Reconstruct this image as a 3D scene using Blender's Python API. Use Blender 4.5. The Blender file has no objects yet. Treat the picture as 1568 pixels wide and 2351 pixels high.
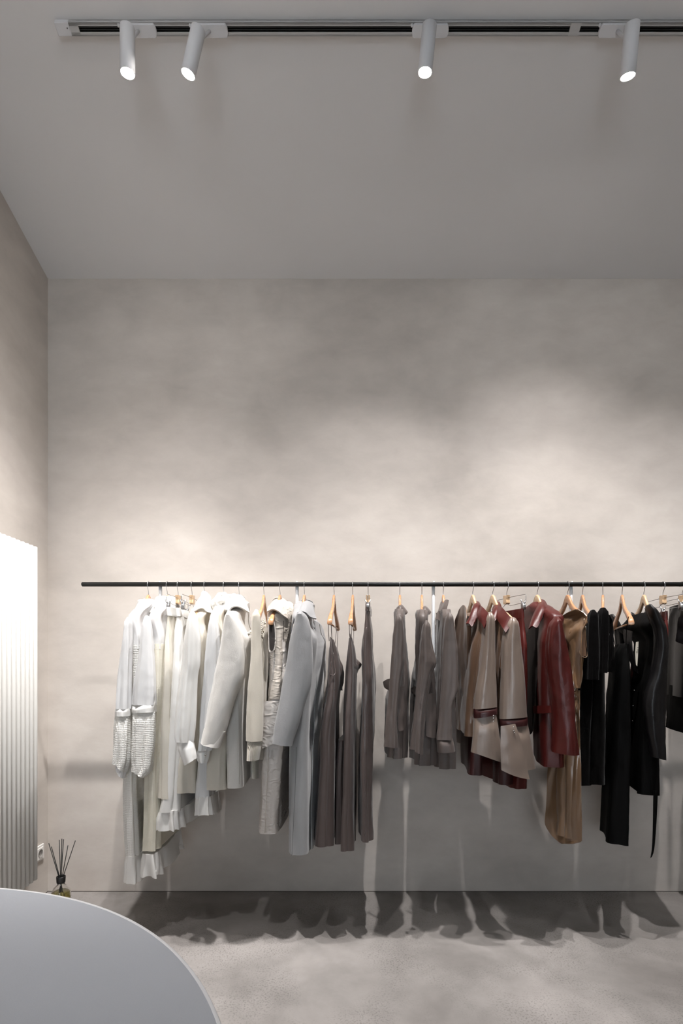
import bpy, math, random
import numpy as np
from mathutils import Vector, noise, Matrix

sc = bpy.context.scene
COL = sc.collection
PI = math.pi

# ------------------------------------------------------------------ camera, light, exposure
CZ = 1.265                      # camera height
F = 1200.0                      # focal length in pixels of the 1568x2351 frame
U0, V0 = 770.0, 1522.0          # vanishing point
cam_d = bpy.data.cameras.new('camera')
cam_d.sensor_fit = 'VERTICAL'
cam_d.sensor_height = 36.0
cam_d.sensor_width = 24.0
cam_d.lens = F / 2351 * 36.0
cam_d.shift_x = (784 - U0) / 2351
cam_d.shift_y = (V0 - 1175.5) / 2351
cam_d.clip_start = 0.02
cam = bpy.data.objects.new('camera', cam_d)
COL.objects.link(cam)
cam.location = (0, 0, CZ)
cam.rotation_euler = (PI / 2, 0, 0)
sc.camera = cam

sc.view_settings.view_transform = 'Standard'
sc.view_settings.look = 'None'
sc.view_settings.gamma = 1
sc.view_settings.use_curve_mapping = False
sc.view_settings.exposure = 0.0

w = bpy.data.worlds.new('world'); sc.world = w
w.use_nodes = True
w.node_tree.nodes['Background'].inputs[0].default_value = (0.75, 0.85, 1.0, 1)
w.node_tree.nodes['Background'].inputs[1].default_value = 1.0

SPOT_W = 100.0      # wide part of each beam
CORE_W = 215.0      # narrow part of each beam
SPOT_ANG = math.radians(94)
CORE_ANG = math.radians(64)
SPOT_COL = (1.0, 0.966, 0.950)
# unseen cool fill light added behind the camera, outside an added window
ld = bpy.data.lights.new('added_fill_light', 'AREA')
ld.shape = 'RECTANGLE'; ld.size = 2.2; ld.size_y = 2.6; ld.energy = 100; ld.color = (0.84, 0.92, 1.0)
lo = bpy.data.objects.new('added_fill_light', ld); COL.objects.link(lo)
lo.location = (-.3, -3.35, 1.7); lo.rotation_euler = (math.radians(90), 0, 0)

# ------------------------------------------------------------------ helpers
def PX(u, v, y):
    return (float((u - U0) / F * y), float(y), float((V0 - v) / F * y + CZ))
def ZV(v, y): return (V0 - v) / F * y + CZ
def UX(u, y): return (u - U0) / F * y

ORIG = {}
def origin_of(p):
    return ORIG[p.name] if p is not None else (0, 0, 0)

def crisp(o, a=48):
    m = o.modifiers.new('crisp', 'EDGE_SPLIT'); m.split_angle = math.radians(a); m.use_edge_sharp = False
    return o

def mk(name, V, Fc, mat, parent=None, smooth=True, label=None):
    o0 = origin_of(parent)
    me = bpy.data.meshes.new(name)
    me.from_pydata([(a - o0[0], b - o0[1], c - o0[2]) for a, b, c in V], [], Fc)
    if smooth: me.polygons.foreach_set('use_smooth', [True] * len(me.polygons))
    me.materials.append(mat)
    me.update()
    o = bpy.data.objects.new(name, me)
    COL.objects.link(o)
    if parent is not None:
        o.parent = parent
    ORIG[o.name] = o0
    if label: o['label'] = label
    return o

def thing(name, label, cat, loc=(0, 0, 0), group=None):
    o = bpy.data.objects.new(name, None)
    COL.objects.link(o); o.location = loc; o.empty_display_size = 0.05
    o['label'] = label; o['category'] = cat
    if group: o['group'] = group
    ORIG[o.name] = tuple(loc)
    return o

def tag(o, label, cat, group=None):
    o['label'] = label; o['category'] = cat
    if group: o['group'] = group
    return o

class MB:
    def __init__(s): s.V = []; s.F = []
    def add(s, V, Fc):
        k = len(s.V); s.V += [tuple(map(float, p)) for p in V]; s.F += [tuple(i + k for i in f) for f in Fc]
    def box(s, x0, x1, y0, y1, z0, z1, M=None):
        V = [(x, y, z) for z in (z0, z1) for y in (y0, y1) for x in (x0, x1)]
        if M is not None: V = [tuple(M @ Vector(p)) for p in V]
        s.add(V, [(0, 2, 3, 1), (4, 5, 7, 6), (0, 1, 5, 4), (2, 6, 7, 3), (0, 4, 6, 2), (1, 3, 7, 5)])
    def tube(s, pts, r, n=8, caps=True, smoothn=0):
        pts = [Vector(p) for p in pts]
        if smoothn: pts = catmull(pts, smoothn)
        m = len(pts); rr = r if hasattr(r, '__len__') else [r] * m
        if len(rr) != m:
            xs = np.linspace(0, 1, len(rr)); rr = np.interp(np.linspace(0, 1, m), xs, rr)
        V = []; up = None
        for i, p in enumerate(pts):
            d = (pts[min(i + 1, m - 1)] - pts[max(i - 1, 0)]).normalized()
            if up is None:
                up = Vector((0, 0, 1)) if abs(d.z) < .9 else Vector((1, 0, 0))
            a = d.cross(up)
            if a.length < 1e-5: a = d.cross(Vector((0, 1, 0)))
            a.normalize(); b = a.cross(d).normalized(); up = b
            for k in range(n):
                t = 2 * PI * k / n
                V.append(p + (a * math.cos(t) + b * math.sin(t)) * rr[i])
        Fc = [(i * n + k, i * n + (k + 1) % n, (i + 1) * n + (k + 1) % n, (i + 1) * n + k) for i in range(m - 1) for k in range(n)]
        if caps:
            Fc.append(tuple(range(n))[::-1]); Fc.append(tuple((m - 1) * n + k for k in range(n)))
        s.add(V, Fc)
    def lathe(s, prof, c=(0, 0, 0), n=40, M=None, caps=True):
        V = []
        for r, z in prof:
            for k in range(n):
                t = 2 * PI * k / n
                p = Vector((r * math.cos(t), r * math.sin(t), z))
                if M is not None: p = M @ p
                V.append((p.x + c[0], p.y + c[1], p.z + c[2]))
        m = len(prof)
        Fc = [(i * n + k, i * n + (k + 1) % n, (i + 1) * n + (k + 1) % n, (i + 1) * n + k) for i in range(m - 1) for k in range(n)]
        if caps and prof[0][0] > 1e-6: Fc.append(tuple(range(n))[::-1])
        if caps and prof[-1][0] > 1e-6: Fc.append(tuple((m - 1) * n + k for k in range(n)))
        s.add(V, Fc)
    def build(s, name, mat, parent=None, smooth=True, label=None, bevel=0):
        o = mk(name, s.V, s.F, mat, parent, smooth, label)
        if bevel:
            b = o.modifiers.new('bevel', 'BEVEL'); b.width = bevel; b.segments = 2; b.limit_method = 'ANGLE'
        return o

def catmull(pts, k):
    out = []
    P = [pts[0]] + list(pts) + [pts[-1]]
    for i in range(1, len(P) - 2):
        for j in range(k):
            t = j / k
            a, b, c, d = P[i - 1], P[i], P[i + 1], P[i + 2]
            out.append(0.5 * ((2 * b) + (c - a) * t + (2 * a - 5 * b + 4 * c - d) * t * t + (3 * b - a - 3 * c + d) * t ** 3))
    out.append(pts[-1])
    return out

def hermite(xs, Y, xq):
    """monotone-ish cubic interpolation of the rows of Y at xs"""
    xs = np.asarray(xs, float); Y = np.asarray(Y, float)
    h = np.diff(xs); h[h == 0] = 1e-6
    d = np.diff(Y, axis=0) / h[:, None]
    m = np.zeros_like(Y); m[0] = d[0]; m[-1] = d[-1]
    for i in range(1, len(xs) - 1):
        same = d[i - 1] * d[i] > 0
        hm = 2 * d[i - 1] * d[i] / np.where(np.abs(d[i - 1] + d[i]) < 1e-9, 1e-9, d[i - 1] + d[i])
        m[i] = np.where(same, hm, 0)
    out = []
    for q in xq:
        i = int(np.clip(np.searchsorted(xs, q) - 1, 0, len(h) - 1)); t = (q - xs[i]) / h[i]
        out.append((2 * t ** 3 - 3 * t ** 2 + 1) * Y[i] + (t ** 3 - 2 * t ** 2 + t) * h[i] * m[i]
                   + (-2 * t ** 3 + 3 * t ** 2) * Y[i + 1] + (t ** 3 - t ** 2) * h[i] * m[i + 1])
    return np.array(out)

def loft(name, rings, mat, parent, n=64, step=.012, amp=(.001, .006), ks=(5, 9), e=2.4, seed=0,
         hollow=True, label=None, nz=.003, hem_wave=0.0, build=True):
    """rings: (F, B, t) from top to bottom: the two ends of the section's long axis, and its thickness"""
    rnd = random.Random(seed)
    Y = np.array([list(f) + list(b) + [t] for f, b, t in rings])
    C = (Y[:, :3] + Y[:, 3:6]) / 2
    L = np.r_[0, np.cumsum(np.maximum(np.linalg.norm(np.diff(C, axis=0), axis=1), 1e-4))]
    m = max(4, int(L[-1] / step))
    q = np.linspace(0, L[-1], m)
    R = hermite(L, Y, q)
    ph = [rnd.uniform(0, 6.28) for _ in range(8)]; dr = [rnd.uniform(-1.3, 1.3) for _ in range(8)]
    V = []
    outer = []
    for i in range(m):
        s = q[i] / L[-1]
        f = R[i, :3]; b = R[i, 3:6]; t = max(R[i, 6], .004)
        c = (f + b) / 2; a = (b - f) / 2
        la = math.hypot(a[0], a[1]); la = max(la, 1e-4)
        nx, ny = -a[1] / la, a[0] / la
        A = amp[0] + (amp[1] - amp[0]) * s ** .8
        ring = []
        ee = 2.1 + (e - 2.1) * min(1, s * 7) if name == 'body' else e
        for k in range(n):
            th = 2 * PI * k / n
            ct, st = math.cos(th), math.sin(th)
            x1 = math.copysign(abs(ct) ** (2 / ee), ct); y1 = math.copysign(abs(st) ** (2 / ee), st)
            p = c + a * x1
            p = np.array([p[0] + nx * y1 * t / 2, p[1] + ny * y1 * t / 2, p[2]])
            # outward normal in plan
            n1 = ct / la; n2 = st / (t / 2); nn = math.hypot(n1, n2)
            ox = (a[0] / la * n1 + nx * n2) / nn; oy = (a[1] / la * n1 + ny * n2) / nn
            d = 0
            for j, kk in enumerate(ks):
                w_ = math.sin(kk * th + ph[j] + dr[j] * s * 2)
                w_ = w_ if j % 2 == 0 else (abs(math.sin(.5 * (kk * th + ph[j]) + dr[j] * s)) * 2 - 1)
                d += w_ / (1 + .5 * j)
            d *= A
            d += nz * noise.noise(Vector((p[0] * 30 + seed, p[1] * 30, p[2] * 4.5))) * 1.3
            d += nz * .35 * noise.noise(Vector((p[0] * 60 + seed, p[1] * 60, p[2] * 35)))
            zz = p[2] + hem_wave * s ** 6 * math.sin(ks[0] * th + ph[0] + 1)
            ring.append((p[0] + ox * d, p[1] + oy * d, zz))
        outer.append(ring)
    # rounded top
    cap = []
    r0 = outer[0]; c0 = np.mean(r0, axis=0)
    tk = min(.02, R[0, 6] / 2)
    if name not in ('body', 'sleeve', 'bodice'): tk = 0
    for sc_, dz in ((.35, tk * .62), (.75, tk * .45)):
        cap.append([tuple(c0 + (np.array(p) - c0) * sc_ + np.array([0, 0, dz * .7])) for p in r0])
    rings_all = cap + outer
    if hollow:
        for back, off in ((0, .0022), (max(2, int(m * .06)), .006), (max(3, int(m * .25)), .012)):
            src = outer[m - 1 - back]; cc = np.mean(src, axis=0)
            new = []
            for p in src:
                v = cc - np.array(p); lv = np.linalg.norm(v[:2]) + 1e-6
                o_ = min(off, lv * .6)
                new.append((p[0] + v[0] / lv * o_, p[1] + v[1] / lv * o_, p[2]))
            rings_all.append(new)
    for r in rings_all: V += r
    M_ = len(rings_all)
    Fc = [(i * n + k, (i + 1) * n + k, (i + 1) * n + (k + 1) % n, i * n + (k + 1) % n) for i in range(M_ - 1) for k in range(n)]
    Fc.append(tuple(range(n))); Fc.append(tuple((M_ - 1) * n + k for k in range(n))[::-1])
    if not build: return V, Fc
    return crisp(mk(name, V, Fc, mat, parent, label=label))

def patch(name, grid, mat, parent, th=.003, k=8, label=None, wob=0.0, seed=0):
    """thick cloth sheet through a grid of 3-D points (rows of equal length)"""
    rows = [catmull([Vector(p) for p in r], k) for r in grid]
    cols = list(zip(*rows))
    cols = [catmull(list(c), k) for c in cols]
    G = [list(r) for r in zip(*cols)]
    a, b = len(G), len(G[0])
    N = [[None] * b for _ in range(a)]
    for i in range(a):
        for j in range(b):
            du = G[min(i + 1, a - 1)][j] - G[max(i - 1, 0)][j]
            dv = G[i][min(j + 1, b - 1)] - G[i][max(j - 1, 0)]
            nn = du.cross(dv)
            N[i][j] = nn.normalized() if nn.length > 1e-12 else Vector((0, 0, 1))
    V = []
    for sg in (1, -1):
        for i in range(a):
            for j in range(b):
                p = G[i][j]
                wv = wob * noise.noise(p * 25 + Vector((seed, 0, 0))) if wob else 0
                V.append(tuple(p + N[i][j] * (sg * th / 2 + wv)))
    S = a * b; Fc = []
    for i in range(a - 1):
        for j in range(b - 1):
            q = (i * b + j, i * b + j + 1, (i + 1) * b + j + 1, (i + 1) * b + j)
            Fc.append(q); Fc.append(tuple(S + x for x in q[::-1]))
    edge = [j for j in range(b)] + [i * b + b - 1 for i in range(1, a)] + [(a - 1) * b + j for j in range(b - 2, -1, -1)] + [i * b for i in range(a - 2, 0, -1)]
    for i in range(len(edge)):
        x, y = edge[i], edge[(i + 1) % len(edge)]
        Fc.append((y, x, S + x, S + y))
    return crisp(mk(name, V, Fc, mat, parent, label=label))

# ------------------------------------------------------------------ materials
def nodes(m):
    m.use_nodes = True
    nt = m.node_tree; nt.nodes.clear()
    return nt
def srgb(r, g, b):
    f = lambda c: ((c / 255 + .055) / 1.055) ** 2.4 if c > 10 else c / 255 / 12.92
    return (f(r), f(g), f(b), 1)

def simple(name, col, rough=.5, metal=0, emit=None, es=0, spec=.5, bump=0, bscale=100, trans=0, coat=0):
    m = bpy.data.materials.new(name); nt = nodes(m); N = nt.nodes; L = nt.links
    out = N.new('ShaderNodeOutputMaterial'); b = N.new('ShaderNodeBsdfPrincipled')
    b.inputs['Base Color'].default_value = col; b.inputs['Roughness'].default_value = rough
    b.inputs['Metallic'].default_value = metal; b.inputs['Specular IOR Level'].default_value = spec
    b.inputs['Transmission Weight'].default_value = trans; b.inputs['Coat Weight'].default_value = coat
    if emit:
        b.inputs['Emission Color'].default_value = emit; b.inputs['Emission Strength'].default_value = es
    if bump:
        t = N.new('ShaderNodeTexCoord'); n = N.new('ShaderNodeTexNoise'); n.inputs['Scale'].default_value = bscale
        n.inputs['Detail'].default_value = 4
        bp = N.new('ShaderNodeBump'); bp.inputs['Strength'].default_value = bump; bp.inputs['Distance'].default_value = .002
        L.new(t.outputs['Object'], n.inputs['Vector']); L.new(n.outputs['Fac'], bp.inputs['Height']); L.new(bp.outputs['Normal'], b.inputs['Normal'])
    L.new(b.outputs[0], out.inputs[0])
    return m

def plaster(name, c1, c2, c3, rough, scale=1.1, bump=.25, speck=0.0):
    """trowelled micro-cement: cloudy tone, long trowel strokes, fine grain"""
    m = bpy.data.materials.new(name); nt = nodes(m); N = nt.nodes; L = nt.links
    out = N.new('ShaderNodeOutputMaterial'); b = N.new('ShaderNodeBsdfPrincipled')
    tc = N.new('ShaderNodeTexCoord')
    n1 = N.new('ShaderNodeTexNoise'); n1.inputs['Scale'].default_value = scale; n1.inputs['Detail'].default_value = 7; n1.inputs['Roughness'].default_value = .55; n1.inputs['Distortion'].default_value = .3
    r1 = N.new('ShaderNodeValToRGB'); r1.color_ramp.elements[0].position = .32; r1.color_ramp.elements[1].position = .70
    r1.color_ramp.elements[0].color = c1; r1.color_ramp.elements[1].color = c2
    e = r1.color_ramp.elements.new(.5); e.color = c3
    n2 = N.new('ShaderNodeTexNoise'); n2.inputs['Scale'].default_value = scale * 5; n2.inputs['Detail'].default_value = 9; n2.inputs['Roughness'].default_value = .6; n2.inputs['Distortion'].default_value = .25
    mp = N.new('ShaderNodeMapping'); mp.inputs['Scale'].default_value = (1, 1, 1.9); mp.inputs['Rotation'].default_value = (.3, .5, .35)
    L.new(tc.outputs['Object'], n1.inputs['Vector']); L.new(tc.outputs['Object'], mp.inputs['Vector']); L.new(mp.outputs[0], n2.inputs['Vector'])
    mx = N.new('ShaderNodeMix'); mx.data_type = 'RGBA'; mx.blend_type = 'OVERLAY'; mx.inputs[0].default_value = .2
    L.new(n1.outputs['Fac'], r1.inputs[0]); L.new(r1.outputs[0], mx.inputs[6]); L.new(n2.outputs['Fac'], mx.inputs[7])
    last = mx.outputs[2]
    if speck:
        n3 = N.new('ShaderNodeTexNoise'); n3.inputs['Scale'].default_value = 130; n3.inputs['Detail'].default_value = 3; n3.inputs['Roughness'].default_value = .7
        n4 = N.new('ShaderNodeTexNoise'); n4.inputs['Scale'].default_value = 2.6; n4.inputs['Detail'].default_value = 5; n4.inputs['Distortion'].default_value = .8
        L.new(tc.outputs['Object'], n3.inputs['Vector']); L.new(tc.outputs['Object'], n4.inputs['Vector'])
        m1 = N.new('ShaderNodeMapRange'); m1.inputs[1].default_value = .52; m1.inputs[2].default_value = .62
        m2 = N.new('ShaderNodeMapRange'); m2.inputs[1].default_value = .42; m2.inputs[2].default_value = .72
        L.new(n3.outputs['Fac'], m1.inputs[0]); L.new(n4.outputs['Fac'], m2.inputs[0])
        mu = N.new('ShaderNodeMath'); mu.operation = 'MULTIPLY'; L.new(m1.outputs[0], mu.inputs[0]); L.new(m2.outputs[0], mu.inputs[1])
        m3 = N.new('ShaderNodeMath'); m3.operation = 'MULTIPLY'; m3.inputs[1].default_value = speck; L.new(mu.outputs[0], m3.inputs[0])
        md = N.new('ShaderNodeMix'); md.data_type = 'RGBA'; md.inputs[7].default_value = (c1[0] * .35, c1[1] * .35, c1[2] * .35, 1)
        L.new(m3.outputs[0], md.inputs[0]); L.new(last, md.inputs[6]); last = md.outputs[2]
    L.new(last, b.inputs['Base Color'])
    b.inputs['Roughness'].default_value = rough; b.inputs['Specular IOR Level'].default_value = .3
    bp = N.new('ShaderNodeBump'); bp.inputs['Strength'].default_value = bump; bp.inputs['Distance'].default_value = .006
    n5 = N.new('ShaderNodeTexNoise'); n5.inputs['Scale'].default_value = 9; n5.inputs['Detail'].default_value = 10; n5.inputs['Roughness'].default_value = .62; n5.inputs['Distortion'].default_value = .2
    L.new(mp.outputs[0], n5.inputs['Vector']); L.new(n5.outputs['Fac'], bp.inputs['Height']); L.new(bp.outputs['Normal'], b.inputs['Normal'])
    L.new(b.outputs[0], out.inputs[0])
    return m

def fabric(name, col, rough=.8, sheen=.2, kind='weave', bs=400, bst=.3, spec=.3, trans=0.0, aniso=0, col2=None, metal=0, coat=0, sheen_col=None):
    m = bpy.data.materials.new(name); nt = nodes(m); N = nt.nodes; L = nt.links
    out = N.new('ShaderNodeOutputMaterial'); b = N.new('ShaderNodeBsdfPrincipled')
    tc = N.new('ShaderNodeTexCoord')
    b.inputs['Roughness'].default_value = rough; b.inputs['Sheen Weight'].default_value = sheen
    b.inputs['Specular IOR Level'].default_value = spec; b.inputs['Metallic'].default_value = metal; b.inputs['Coat Weight'].default_value = coat
    b.inputs['Sheen Roughness'].default_value = .4
    if sheen_col: b.inputs['Sheen Tint'].default_value = sheen_col
    bp = N.new('ShaderNodeBump'); bp.inputs['Strength'].default_value = bst; bp.inputs['Distance'].default_value = .002
    h = None
    if kind == 'leather':
        t = N.new('ShaderNodeTexVoronoi'); t.inputs['Scale'].default_value = bs; t.feature = 'DISTANCE_TO_EDGE'
        t2 = N.new('ShaderNodeTexNoise'); t2.inputs['Scale'].default_value = 22; t2.inputs['Detail'].default_value = 6; t2.inputs['Distortion'].default_value = 2
        L.new(tc.outputs['Object'], t.inputs['Vector']); L.new(tc.outputs['Object'], t2.inputs['Vector'])
        ad = N.new('ShaderNodeMath'); ad.operation = 'MULTIPLY_ADD'; ad.inputs[1].default_value = .5
        L.new(t.outputs[0], ad.inputs[0]); L.new(t2.outputs['Fac'], ad.inputs[2]); h = ad.outputs[0]
    elif kind == 'crinkle':
        mp = N.new('ShaderNodeMapping'); mp.inputs['Scale'].default_value = (1, 1, 1.6); L.new(tc.outputs['Object'], mp.inputs[0])
        t = N.new('ShaderNodeTexNoise'); t.noise_type = 'RIDGED_MULTIFRACTAL'; t.inputs['Scale'].default_value = bs; t.inputs['Detail'].default_value = 5; t.inputs['Distortion'].default_value = 1.0
        L.new(mp.outputs[0], t.inputs['Vector']); h = t.outputs['Fac']; bp.inputs['Distance'].default_value = .012
    elif kind in ('smock', 'rib', 'braid'):
        sx = N.new('ShaderNodeSeparateXYZ'); L.new(tc.outputs['Object'], sx.inputs[0])
        def sinw(sock, fr, ph=None):
            a = N.new('ShaderNodeMath'); a.operation = 'MULTIPLY'; a.inputs[1].default_value = fr; L.new(sock, a.inputs[0])
            s_ = a.outputs[0]
            if ph is not None:
                c = N.new('ShaderNodeMath'); c.operation = 'ADD'; L.new(s_, c.inputs[0]); L.new(ph, c.inputs[1]); s_ = c.outputs[0]
            d = N.new('ShaderNodeMath'); d.operation = 'SINE'; L.new(s_, d.inputs[0]); return d.outputs[0]
        xy = N.new('ShaderNodeMath'); xy.operation = 'ADD'; L.new(sx.outputs[0], xy.inputs[0]); L.new(sx.outputs[1], xy.inputs[1])
        if kind == 'rib':
            h = sinw(xy.outputs[0], bs)
        else:
            nn = N.new('ShaderNodeTexNoise'); nn.inputs['Scale'].default_value = 35; L.new(tc.outputs['Object'], nn.inputs['Vector'])
            nm = N.new('ShaderNodeMath'); nm.operation = 'MULTIPLY'; nm.inputs[1].default_value = 6; L.new(nn.outputs['Fac'], nm.inputs[0])
            s1 = sinw(xy.outputs[0], bs, nm.outputs[0]); s2 = sinw(sx.outputs[2], bs * .9, nm.outputs[0])
            mx = N.new('ShaderNodeMath'); mx.operation = 'MAXIMUM'; L.new(s1, mx.inputs[0]); L.new(s2, mx.inputs[1]); h = mx.outputs[0]
        bp.inputs['Distance'].default_value = .0035
    elif kind == 'felt':
        t = N.new('ShaderNodeTexNoise'); t.inputs['Scale'].default_value = bs; t.inputs['Detail'].default_value = 6; t.inputs['Roughness'].default_value = .7
        mp = N.new('ShaderNodeMapping'); mp.inputs['Scale'].default_value = (1, 1, .55); L.new(tc.outputs['Object'], mp.inputs[0])
        L.new(mp.outputs[0], t.inputs['Vector']); h = t.outputs['Fac']
    else:
        t = N.new('ShaderNodeTexNoise'); t.inputs['Scale'].default_value = 14; t.inputs['Detail'].default_value = 3
        mp = N.new('ShaderNodeMapping'); mp.inputs['Scale'].default_value = (1, 1, .25); L.new(tc.outputs['Object'], mp.inputs[0])
        L.new(mp.outputs[0], t.inputs['Vector']); h = t.outputs['Fac']; bp.inputs['Distance'].default_value = .01
    L.new(h, bp.inputs['Height']); L.new(bp.outputs['Normal'], b.inputs['Normal'])
    if col2 is not None:
        cr = N.new('ShaderNodeMix'); cr.data_type = 'RGBA'; cr.inputs[6].default_value = col; cr.inputs[7].default_value = col2
        t = N.new('ShaderNodeTexNoise'); t.inputs['Scale'].default_value = 60; t.inputs['Detail'].default_value = 6; L.new(tc.outputs['Object'], t.inputs['Vector'])
        L.new(t.outputs['Fac'], cr.inputs[0]); L.new(cr.outputs[2], b.inputs['Base Color'])
    else:
        b.inputs['Base Color'].default_value = col
    last = b.outputs[0]
    if trans:
        tr = N.new('ShaderNodeBsdfTranslucent'); tr.inputs[0].default_value = col
        ms = N.new('ShaderNodeMixShader'); ms.inputs[0].default_value = trans
        L.new(last, ms.inputs[1]); L.new(tr.outputs[0], ms.inputs[2]); last = ms.outputs[0]
    L.new(last, out.inputs[0])
    return m

M = {}
M['wall'] = plaster('microcement_wall', srgb(174, 167, 160), srgb(199, 192, 185), srgb(188, 181, 174), .75, .9, .16)
M['floor'] = plaster('microcement_floor', srgb(114, 110, 107), srgb(154, 149, 146), srgb(133, 129, 126), .62, 1.7, .35, speck=.75)
M['ceil'] = simple('ceiling_paint', srgb(215, 213, 212), .9, spec=.2)
M['rod'] = simple('black_powder_coat', srgb(17, 18, 18), .42, spec=.3)
M['white_metal'] = simple('white_enamel', srgb(204, 203, 199), .35)
M['post'] = simple('pale_grey_enamel', srgb(236, 238, 240), .4)
M['lamp'] = simple('matt_white_paint', srgb(205, 205, 207), .6)
M['track'] = simple('track_white_paint', srgb(178, 177, 176), .6)
M['track_in'] = simple('track_dark_channel', srgb(38, 39, 41), .5)
M['lens'] = simple('lamp_glow', (1, 1, 1, 1), .5, emit=(1, .96, .92, 1), es=340)
M['steel'] = simple('brushed_steel', srgb(170, 170, 172), .28, metal=1)
M['clipm'] = simple('dark_clip_steel', srgb(165, 165, 166), .35, metal=1)
M['glass'] = simple('clear_glass', (1, 1, 1, 1), .02, trans=1)
M['oil'] = simple('yellow_fragrance_oil', srgb(196, 182, 96), .1, trans=.7)
M['reed'] = simple('black_reed', srgb(18, 18, 18), .7)
M['cap'] = simple('black_collar', srgb(25, 25, 25), .4)
M['table'] = simple('grey_table_laminate', srgb(170, 174, 181), .6, bump=.15, bscale=300)
M['edge'] = simple('pale_table_edge', srgb(226, 227, 230), .4)
M['plastic'] = simple('white_plastic', srgb(225, 223, 219), .35)
M['dark'] = simple('socket_dark', srgb(60, 58, 56), .5)
M['gap'] = simple('shadow_gap_grey', srgb(92, 87, 82), .9)  # dark grey strip drawn in place of the shadow gap at the wall foot
M['well_shade'] = simple('socket_recess_shade', srgb(150, 147, 143), .5)

def wood(name, c1, c2):
    m = bpy.data.materials.new(name); nt = nodes(m); N = nt.nodes; L = nt.links
    out = N.new('ShaderNodeOutputMaterial'); b = N.new('ShaderNodeBsdfPrincipled'); tc = N.new('ShaderNodeTexCoord')
    mp = N.new('ShaderNodeMapping'); mp.inputs['Scale'].default_value = (30, 4, 12); n = N.new('ShaderNodeTexNoise'); n.inputs['Scale'].default_value = 4; n.inputs['Detail'].default_value = 5; n.inputs['Distortion'].default_value = .8
    r = N.new('ShaderNodeValToRGB'); r.color_ramp.elements[0].color = c1; r.color_ramp.elements[1].color = c2
    r.color_ramp.elements[0].position = .3; r.color_ramp.elements[1].position = .7
    L.new(tc.outputs['Object'], mp.inputs[0]); L.new(mp.outputs[0], n.inputs['Vector']); L.new(n.outputs['Fac'], r.inputs[0]); L.new(r.outputs[0], b.inputs['Base Color'])
    b.inputs['Roughness'].default_value = .25; b.inputs['Coat Weight'].default_value = .2
    L.new(b.outputs[0], out.inputs[0]); return m
M['wood'] = wood('varnished_hanger_wood', srgb(168, 120, 86), srgb(194, 148, 110))
M['woodp'] = wood('pale_hanger_wood', srgb(182, 150, 116), srgb(206, 178, 144))

WHITE = srgb(231, 231, 231)
M['sheer'] = fabric('white_sheer_cloth', WHITE, .55, .1, 'weave', bst=.25, trans=.36)
M['smock'] = fabric('white_smocked_cloth', srgb(234, 233, 229), .5, .1, 'smock', bs=900, bst=.4, trans=.36)
M['ysmock'] = fabric('cream_smocked_cloth', srgb(240, 236, 222), .5, .1, 'smock', bs=1300, bst=.3, trans=.36)
M['wsatin'] = fabric('white_satin', srgb(233, 232, 229), .3, .1, 'weave', bst=.5, spec=.6, trans=.28)
M['cream'] = fabric('cream_satin', srgb(230, 225, 214), .42, .1, 'weave', bst=.4, trans=.42)
M['ivory'] = fabric('ivory_wool', srgb(192, 189, 184), .95, .3, 'felt', bs=260, bst=.55, spec=.1)
M['greywool'] = fabric('grey_wool', srgb(140, 140, 141), .95, .3, 'felt', bs=260, bst=.5, spec=.1)
M['greylin'] = fabric('dark_grey_lining', srgb(72, 72, 74), .7, 0, 'weave')
M['knit'] = fabric('cream_knit', srgb(198, 191, 178), .95, .3, 'felt', bs=420, bst=.7, spec=.1)
M['knitrib'] = fabric('cream_knit_rib', srgb(208, 200, 186), .95, .3, 'rib', bs=1500, bst=.8, spec=.1)
M['braid'] = fabric('cream_braid', srgb(214, 206, 190), .9, .3, 'smock', bs=800, bst=.9, spec=.1)
M['stone'] = fabric('crinkled_stone_leather', srgb(178, 170, 160), .42, 0, 'crinkle', bs=26, bst=.55, spec=.5)
M['stonelt'] = fabric('crinkled_pale_leather', srgb(186, 180, 174), .4, 0, 'crinkle', bs=26, bst=.6, spec=.5)
M['darkin'] = fabric('dark_interior', srgb(26, 20, 18), .7, 0, 'weave')  # near-black sheets standing in for the dark insides of openings; also the zip
M['mauve'] = fabric('brown_grey_crepe', srgb(77, 67, 64), .5, .1, 'weave', bst=.3, spec=.35)
M['mauvesat'] = fabric('brown_grey_satin', srgb(77, 67, 64), .3, .1, 'weave', bst=.9, spec=.6)
M['shirt'] = fabric('taupe_grey_shirting', srgb(84, 75, 71), .5, .1, 'weave', bst=.5, spec=.4)
M['taupe'] = fabric('taupe_satin', srgb(118, 104, 94), .34, .1, 'weave', bst=.5, spec=.6)
M['bronzed'] = fabric('dark_bronze_satin', srgb(92, 70, 54), .3, .1, 'weave', bst=.7, spec=.7)
M['oxblood'] = fabric('oxblood_leather', srgb(70, 24, 21), .36, 0, 'leather', bs=220, bst=.25, spec=.32)
M['oxdark'] = fabric('dark_oxblood_leather', srgb(52, 24, 24), .35, 0, 'leather', bs=220, bst=.25, spec=.32)
M['bronze'] = fabric('bronze_satin', srgb(108, 83, 60), .26, .1, 'weave', bst=.8, spec=.9)
M['velvet'] = fabric('black_velvet', srgb(7, 6, 6), .9, .06, 'felt', bs=200, bst=.5, spec=.05)
M['black'] = fabric('black_crepe', srgb(6, 6, 6), .75, 0, 'weave', bst=.3, spec=.08)
M['blacksat'] = fabric('black_satin', srgb(17, 16, 17), .42, 0, 'weave', bst=.6, spec=.3)
M['blackl'] = fabric('black_leather', srgb(14, 13, 14), .42, 0, 'leather', bs=200, bst=.3, spec=.3)
M['tagw'] = simple('woven_label', srgb(205, 198, 182), .8)
M['ink'] = simple('label_ink', srgb(40, 38, 36), .8)
M['pearl'] = simple('metal_snap', srgb(190, 185, 180), .25, metal=.8)

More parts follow.
